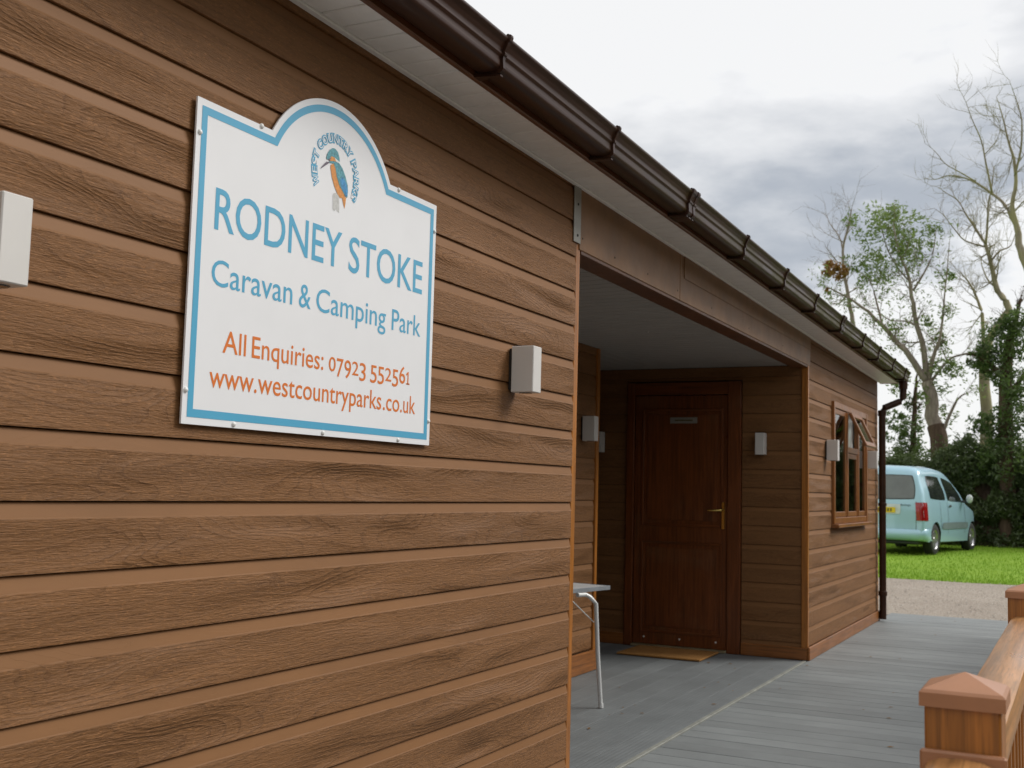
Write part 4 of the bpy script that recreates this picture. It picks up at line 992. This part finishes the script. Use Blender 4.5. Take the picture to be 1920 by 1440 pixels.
def tree(name, label, limbs, bark, foliage=(), leafmat='leaf_crown', lsize=.12, dens=230, depthv=.9, tw=(2, .9), seed=1, trunk_mat=None, extra=(), group=None, wrap=None, sprays=0, thin=1.0):
    rnd = random.Random(seed); base = limbs[0][0]
    t = thing(name, label, 'tree', (base[0], base[1], gz(base[0])), 0, group); O = Vector(t.location)
    mt = MB(); MLS = []; tips = []
    for li, L in enumerate(limbs):
        ml = mt if li == 0 else MB(); (MLS.append(ml) if li else None); dx = (rnd.random()-.5)*2*depthv if li else 0
        pts = []
        n = len(L)
        for i, (x, y, z, r) in enumerate(L):
            p = Vector((x+dx*(i/(n-1))*1.0, y, z))-O
            if li == 0 and i == 0: p.z = -.05
            pts.append(p)
        rad = [q[3]*(thin if li else 1) for q in L]
        # smooth subdivision with a little waver
        P2, R2 = [], []
        for i in range(n-1):
            p0, p1, p2, p3 = pts[max(i-1, 0)], pts[i], pts[i+1], pts[min(i+2, n-1)]
            for k in range(3):
                u = k/3; q = .5*((2*p1)+(p2-p0)*u+(2*p0-5*p1+4*p2-p3)*u*u+(3*p1-p0-3*p2+p3)*u**3)
                P2.append(q+(gv(rnd)*rad[i]*.16 if k else Vector((0, 0, 0)))); R2.append(rad[i]*(1-u)+rad[i+1]*u)
        P2.append(pts[-1]); R2.append(rad[-1])
        if li == 0: P0, R0 = P2, R2
        (mt if li == 0 else ml).tube(P2, R2, 10 if rad[0] > .06 else 6, True)
        if tw:
            for i in range(2 if li else len(P2)//2, len(P2)):
                for _ in range(tw[0]):
                    if R2[i] < .075 and rnd.random() < .8:
                        d = (P2[i]-P2[i-1]).normalized(); e = (d*.5+gv(rnd)*.8+Vector((0, 0, .2))).normalized()
                        twigs(ml, P2[i], e, max(R2[i]*.42, .006), tw[1]*(.35+.8*rnd.random()), 2 if R2[i] > .015 else 1, rnd, tips)
    if wrap:
        q = [(p, r) for p, r in zip(P0, R0) if p.z < wrap[1]]
        MB().tube([p for p, r in q], [r*(1.16+.06*math.sin(i*2.1)) for i, (p, r) in enumerate(q)], 12).obj('ivy_stems', wrap[2], t, smooth=60)
    mt.obj('trunk', trunk_mat or bark, t, smooth=60, fix=False)
    for q in MLS:
        if q.v: q.obj('limb', bark, t, smooth='full', fix=False)
    def crown(nm, F, mat, size, den):
        m = MB()
        for (x, y, z, r) in F:
            c = Vector((x+(rnd.random()-.5)*depthv, y, z))-O; cluster(m, c, r, int(den*(r/.45)**2), size, rnd)
        m.obj(nm, mat, t, fix=False)
    if foliage: crown('crown', foliage, leafmat, lsize, dens)
    if sprays:
        m = MB()
        for p, d in tips:
            if rnd.random() < sprays:
                for _ in range(rnd.randint(4, 11)): add_leaf(m, p+gv(rnd)*.11-d*.15*rnd.random(), lsize*.9, rnd, .2)
        m.obj('loose_leaves', leafmat, t, fix=False)
    for nm, F, mat, size, den in extra: crown(nm, F, mat, size, den)
    return t
T1 = [[(31.0, 1.28, 0.16, 0.25), (31.0, 1.29, 1.72, 0.22), (31.0, 1.41, 2.81, 0.19), (31.0, 1.56, 3.64, 0.165), (31.0, 1.69, 4.26, 0.15)], [(31.0, 1.69, 4.26, 0.12), (31.0, 1.99, 4.76, 0.1), (31.0, 2.32, 5.19, 0.085), (31.0, 2.79, 5.78, 0.065), (31.0, 3.26, 6.23, 0.045), (31.0, 3.68, 6.54, 0.03), (31.0, 4.1, 6.78, 0.015)], [(31.0, 1.73, 4.35, 0.1), (31.0, 1.79, 5.31, 0.085), (31.0, 1.94, 5.88, 0.07), (31.0, 2.02, 6.45, 0.058), (31.0, 2.09, 7.03, 0.045), (31.0, 2.3, 7.61, 0.03), (31.0, 2.43, 8.34, 0.015)], [(31.0, 2.01, 6.67, 0.04), (31.0, 1.77, 7.15, 0.03), (31.0, 1.57, 7.7, 0.02), (31.0, 1.5, 8.41, 0.012)], [(31.0, 2.07, 6.88, 0.035), (31.0, 2.37, 7.26, 0.028), (31.0, 2.64, 7.78, 0.02), (31.0, 2.84, 8.52, 0.012)], [(31.0, 1.89, 5.71, 0.04), (31.0, 2.25, 5.9, 0.03), (31.0, 2.65, 5.97, 0.022), (31.0, 3.06, 6.29, 0.012)], [(31.0, 2.79, 5.78, 0.04), (31.0, 2.99, 6.51, 0.03), (31.0, 3.19, 7.09, 0.02), (31.0, 3.54, 7.41, 0.01)], [(31.0, 1.66, 4.2, 0.08), (31.0, 1.5, 4.96, 0.06), (31.0, 1.37, 5.3, 0.045), (31.0, 1.28, 5.86, 0.035), (31.0, 1.23, 6.41, 0.025), (31.0, 1.14, 7.25, 0.015), (31.0, 1.08, 7.88, 0.008)], [(31.0, 1.62, 4.2, 0.05), (31.0, 1.2, 4.81, 0.04), (31.0, 0.88, 4.98, 0.03), (31.0, 0.5, 5.06, 0.02), (31.0, 0.24, 5.15, 0.01)], [(31.0, 1.38, 2.75, 0.06), (31.0, 1.09, 3.5, 0.045), (31.0, 0.89, 3.84, 0.03), (31.0, 0.74, 3.93, 0.015)]]
F1 = [(31.0, 2.98, 8.39, 0.63), (31.0, 2.36, 8.6, 0.57), (31.0, 1.79, 8.26, 0.42), (31.0, 2.71, 7.79, 0.69), (31.0, 2.17, 7.75, 0.51), (31.0, 3.1, 7.38, 0.54), (31.0, 3.51, 7.41, 0.33), (31.0, 2.5, 8.85, 0.33), (31.0, 1.62, 5.73, 0.21), (31.0, 1.46, 5.3, 0.24), (31.0, 1.24, 4.46, 0.54), (31.0, 0.95, 4.59, 0.33), (31.0, 1.56, 3.89, 0.36), (31.0, 1.34, 3.36, 0.39), (31.0, 2.32, 4.21, 0.39), (31.0, 1.22, 6.9, 0.33)]
F1o = [(31.0, 4.1, 7.37, 0.3), (31.0, 3.79, 7.25, 0.24), (31.0, 4.25, 6.84, 0.12)]
T2 = [[(33.0, 3.75, .2, .14), (33.0, 3.81, 3.81, 0.1), (33.0, 3.85, 5.64, 0.075), (33.0, 3.93, 6.42, 0.06), (33.0, 4.04, 7.04, 0.05), (33.0, 4.15, 7.67, 0.045), (33.0, 4.18, 8.29, 0.035), (33.0, 4.02, 8.99, 0.025), (33.0, 3.93, 9.53, 0.012)], [(33.0, 4.17, 8.29, 0.025), (33.0, 4.33, 8.78, 0.018), (33.0, 4.64, 9.24, 0.012), (33.0, 4.79, 9.57, 0.006)], [(33.0, 4.04, 7.04, 0.03), (33.0, 4.34, 6.82, 0.02), (33.0, 4.71, 6.92, 0.01)]]
T3 = [[(32.0, 0.37, 0.24, 0.19), (32.0, 0.33, 1.75, 0.17), (32.0, 0.34, 3.14, 0.15), (32.0, 0.38, 4.55, 0.13), (32.0, 0.31, 5.25, 0.12), (32.0, 0.07, 5.73, 0.1), (32.0, -0.22, 6.15, 0.09), (32.0, -0.17, 6.43, 0.085), (32.0, 0.03, 6.72, 0.075), (32.0, 0.13, 7.23, 0.06), (32.0, 0.22, 7.66, 0.05), (32.0, 0.3, 7.96, 0.045), (32.0, 0.53, 8.41, 0.03), (32.0, 0.79, 8.86, 0.022), (32.0, 0.99, 9.25, 0.017), (32.0, 1.26, 9.46, 0.012), (32.0, 1.49, 9.66, 0.006)], [(32.0, 0.3, 7.96, 0.035), (32.0, 0.24, 8.53, 0.028), (32.0, 0.2, 8.96, 0.022), (32.0, 0.1, 9.38, 0.016), (32.0, 0.02, 9.88, 0.008)], [(32.0, 0.33, 7.92, 0.025), (32.0, 0.8, 8.11, 0.02), (32.0, 1.07, 8.45, 0.015), (32.0, 1.33, 8.84, 0.01), (32.0, 1.57, 9.05, 0.005)], [(32.0, 0.38, 4.7, 0.055), (32.0, 0.41, 5.96, 0.048), (32.0, 0.49, 6.39, 0.042), (32.0, 0.62, 6.76, 0.032), (32.0, 0.79, 7.13, 0.024), (32.0, 1.01, 7.43, 0.01)], [(32.0, 0.18, 7.52, 0.03), (32.0, -0.05, 7.79, 0.022), (32.0, -0.31, 7.91, 0.016), (32.0, -0.48, 8.4, 0.007)], [(32.0, 0.06, 6.8, 0.03), (32.0, 0.29, 7.1, 0.022), (32.0, 0.44, 7.54, 0.014), (32.0, 0.46, 7.82, 0.006)]]
T6 = [[(28.0, -1.43, 0.31, 0.22), (28.0, -1.41, 2.31, 0.2), (28.0, -1.3, 4.34, 0.16), (28.0, -1.09, 5.8, 0.12), (28.0, -0.88, 6.43, 0.1), (28.0, -0.72, 6.93, 0.085), (28.0, -0.63, 7.5, 0.065), (28.0, -0.54, 8.01, 0.05), (28.0, -0.63, 8.56, 0.04), (28.0, -0.6, 9.07, 0.032), (28.0, -0.47, 9.59, 0.022), (28.0, -0.37, 10.11, 0.015), (28.0, -0.24, 10.62, 0.006)], [(28.0, -0.63, 7.5, 0.05), (28.0, -0.4, 8.02, 0.04), (28.0, -0.12, 8.34, 0.032), (28.0, 0.23, 8.65, 0.024), (28.0, 0.57, 8.84, 0.018), (28.0, 0.87, 8.92, 0.013), (28.0, 1.17, 8.87, 0.009), (28.0, 1.31, 9.04, 0.004)], [(28.0, 0.23, 8.65, 0.018), (28.0, 0.63, 8.92, 0.013), (28.0, 0.87, 9.08, 0.01), (28.0, 1.1, 9.39, 0.007), (28.0, 1.3, 9.57, 0.003)], [(28.0, -0.61, 8.69, 0.03), (28.0, -0.75, 9.24, 0.023), (28.0, -0.79, 9.87, 0.016), (28.0, -0.66, 10.39, 0.01), (28.0, -0.56, 10.7, 0.004)], [(28.0, -0.12, 8.34, 0.026), (28.0, -0.01, 8.98, 0.02), (28.0, 0.08, 9.53, 0.015), (28.0, 0.27, 10.04, 0.01), (28.0, 0.38, 10.4, 0.007), (28.0, 0.52, 10.71, 0.003)], [(28.0, 0.03, 9.27, 0.013), (28.0, -0.25, 9.68, 0.01), (28.0, -0.28, 10.12, 0.007), (28.0, -0.03, 10.48, 0.003)]]
T4 = [[(29.5, -0.29, 0.27, 0.22), (29.5, -0.27, 1.72, 0.2), (29.5, -0.25, 2.99, 0.17), (29.5, -0.28, 4.27, 0.14), (29.5, -0.37, 5.05, 0.1), (29.5, -0.52, 5.56, 0.06), (29.5, -0.64, 6.07, 0.03)], [(29.5, -0.27, 4.02, 0.07), (29.5, -0.03, 4.41, 0.05), (29.5, 0.27, 4.65, 0.035), (29.5, 0.57, 4.71, 0.02)], [(29.5, -0.28, 3.5, 0.08), (29.5, -0.5, 4.01, 0.06), (29.5, -0.73, 4.39, 0.04)]]
F4 = [(29.5, -0.31, 5.05, 0.63), (29.5, -0.07, 4.41, 0.46), (29.5, -0.46, 4.01, 0.49), (29.5, -0.09, 2.99, 0.52), (29.5, -0.27, 2.23, 0.63), (29.5, -0.57, 3.25, 0.54), (29.5, 0.15, 4.65, 0.34), (29.5, 0.41, 4.66, 0.26), (29.5, -0.52, 5.43, 0.43), (29.5, 0.34, 3.12, 0.29), (29.5, 0.06, 2.35, 0.43)]
T5 = [[(32.5, 2.25, 0.14, 0.1), (32.5, 2.23, 2.3, 0.09), (32.5, 2.2, 3.32, 0.07), (32.5, 2.16, 4.12, 0.05), (32.5, 2.1, 4.64, 0.02)]]
F5 = [(32.5, 2.19, 3.88, 0.32), (32.5, 2.28, 3.18, 0.41), (32.5, 2.33, 2.56, 0.44), (32.5, 2.09, 2.45, 0.38), (32.5, 2.7, 2.96, 0.32), (32.5, 2.74, 3.47, 0.28), (32.5, 2.54, 2.3, 0.41)]
tree('half_bare_tree', 'tall thinning tree with a tuft of green leaves on top, behind the car', T1, 'bark_pale', F1, 'leaf_crown', .13, 250, .9, (1, .7), 11, extra=[('rusty_leaves', F1o, 'leaf_rust', .14, 700)], wrap=(0, 3.0, 'bark_dark'), sprays=.16, thin=.82)
tree('dead_tree', 'thin leafless tree rising just right of the roof corner', T2, 'bark_pale', (), tw=(1, .8), seed=5)
tree('bare_tree', 'crooked bare tree with a kinked trunk behind the hedge', T3, 'bark_bare', (), tw=(1, .7), seed=9)
tree('bare_tree', 'tallest bare tree with spreading twigs at the right edge of the photo', T6, 'bark_bare', (), tw=(1, .65), seed=21)
tree('ivy_tree', 'dark ivy-covered tree at the right edge above the hedge', T4, 'bark_dark', F4, 'leaf_ivy', .13, 640, .7, (1, .5), 31)
tree('ivy_tree', 'slim ivy-covered trunk just right of the downpipe', T5, 'bark_dark', F5, 'leaf_ivy', .14, 420, .7, (1, .5), 41)

def make_hedge():
    rnd = random.Random(77)
    h = thing('hedge', 'dark overgrown hedge along the back of the lawn behind the car', 'hedge', (29.6, 0, gz(29.6))); O = Vector(h.location)
    top = [(-16, 2.6), (-6, 2.3), (-3, 2.5), (-.65, 2.3), (-.18, 2.25), (.12, 2.2), (.41, 2.4), (.59, 2.62), (.77, 2.5), (1.01, 2.35), (1.63, 1.95), (2.01, 2.1), (2.39, 2.0), (4, 2.2), (8, 2.5), (16, 2.4)]
    def H(y): return lerp_tab(top, y)
    m = MB()
    # a lumpy dark core keeps the hedge closed, leaves stand in front of it
    n = 120; rows = 7; core = []
    for i in range(n+1):
        y = -16+32*i/n; hh = H(y)-.25
        for j in range(rows):
            u = j/(rows-1); core.append((29.55-O.x+.25*u+.18*mnoise.noise((y*1.3, u*4, 1)), y, u*hh+.12*mnoise.noise((y*2, u*3, 5))*(u > 0)))
        for j in range(rows):
            u = 1-j/(rows-1); core.append((30.6-O.x, y, u*hh))
    k = 2*rows; m.add(core, [(i*k+j, (i+1)*k+j, (i+1)*k+j+1, i*k+j+1) for i in range(n) for j in range(k-1)])
    m.obj('stems', 'bark_dark', h, fix=False)
    m = MB()
    for i in range(70000):
        y = rnd.gauss(.4, 3.2) if rnd.random() < .8 else rnd.uniform(-15, 15)
        hh = H(y); z = hh*(rnd.random()**.8)*1.02+abs(rnd.gauss(0, .05))
        bulge = .35*mnoise.noise((y*1.1, z*1.3, 2))+.22*mnoise.noise((y*3, z*3.2, 7))
        if mnoise.noise((y*2.1+9, z*2.6, 4)) < -.38: continue
        x = 29.25-bulge-.15*rnd.random()+.28*z/hh+rnd.random()*.18
        if z > hh*.93: x += rnd.random()*.9
        add_leaf(m, Vector((x, y, z+gz(29.3)))-O, .085+.05*rnd.random(), rnd, .1)
    # loose sprays on the skyline
    for i in range(260):
        y = rnd.uniform(-2.2, 4.5); hh = H(y); L = .1+.45*rnd.random()**2.5; x = 29.4+.8*rnd.random()
        p0 = Vector((x, y, hh-.1+gz(29.5)))-O; d = Vector((rnd.gauss(0, .2), rnd.gauss(0, .35), 1)).normalized()
        for q in range(int(6+L*45)): add_leaf(m, p0+d*L*rnd.random()+gv(rnd)*.04, .085, rnd, .1)
    # added hedge return along the drive, out of view, to darken the porch
    m2 = MB(); cc = []; n = 90
    for i in range(n+1):
        x = -14+43*i/n; hh = 3.9+.35*mnoise.noise((x*.5, 2, 0))
        for j in range(8):
            u = j/7; cc.append((x-O.x, -6.9-.3*u+.3*mnoise.noise((x*1.1, u*4, 3)), u*hh-.35+.15*mnoise.noise((x*1.7, u*3, 8))))
        cc.append((x-O.x, -8.2, hh-.6)); cc.append((x-O.x, -8.4, -.5))
    m2.add(cc, [(i*10+j, (i+1)*10+j, (i+1)*10+j+1, i*10+j+1) for i in range(n) for j in range(9)])
    m2.obj('stems', 'bark_dark', h, fix=False)
    for i in range(26000):
        x = -14+43*rnd.random(); z = 3.95*rnd.random()-.2+.35*mnoise.noise((x*.5, 2, 0))
        add_leaf(m, Vector((x, -6.75-.3*z/4+.35*mnoise.noise((x*1.1, z, 3))+.25*rnd.random(), z))-O, .2+.1*rnd.random(), rnd, .1)
    m.obj('leaves', 'leaf_hedge', h, fix=False)
make_hedge()
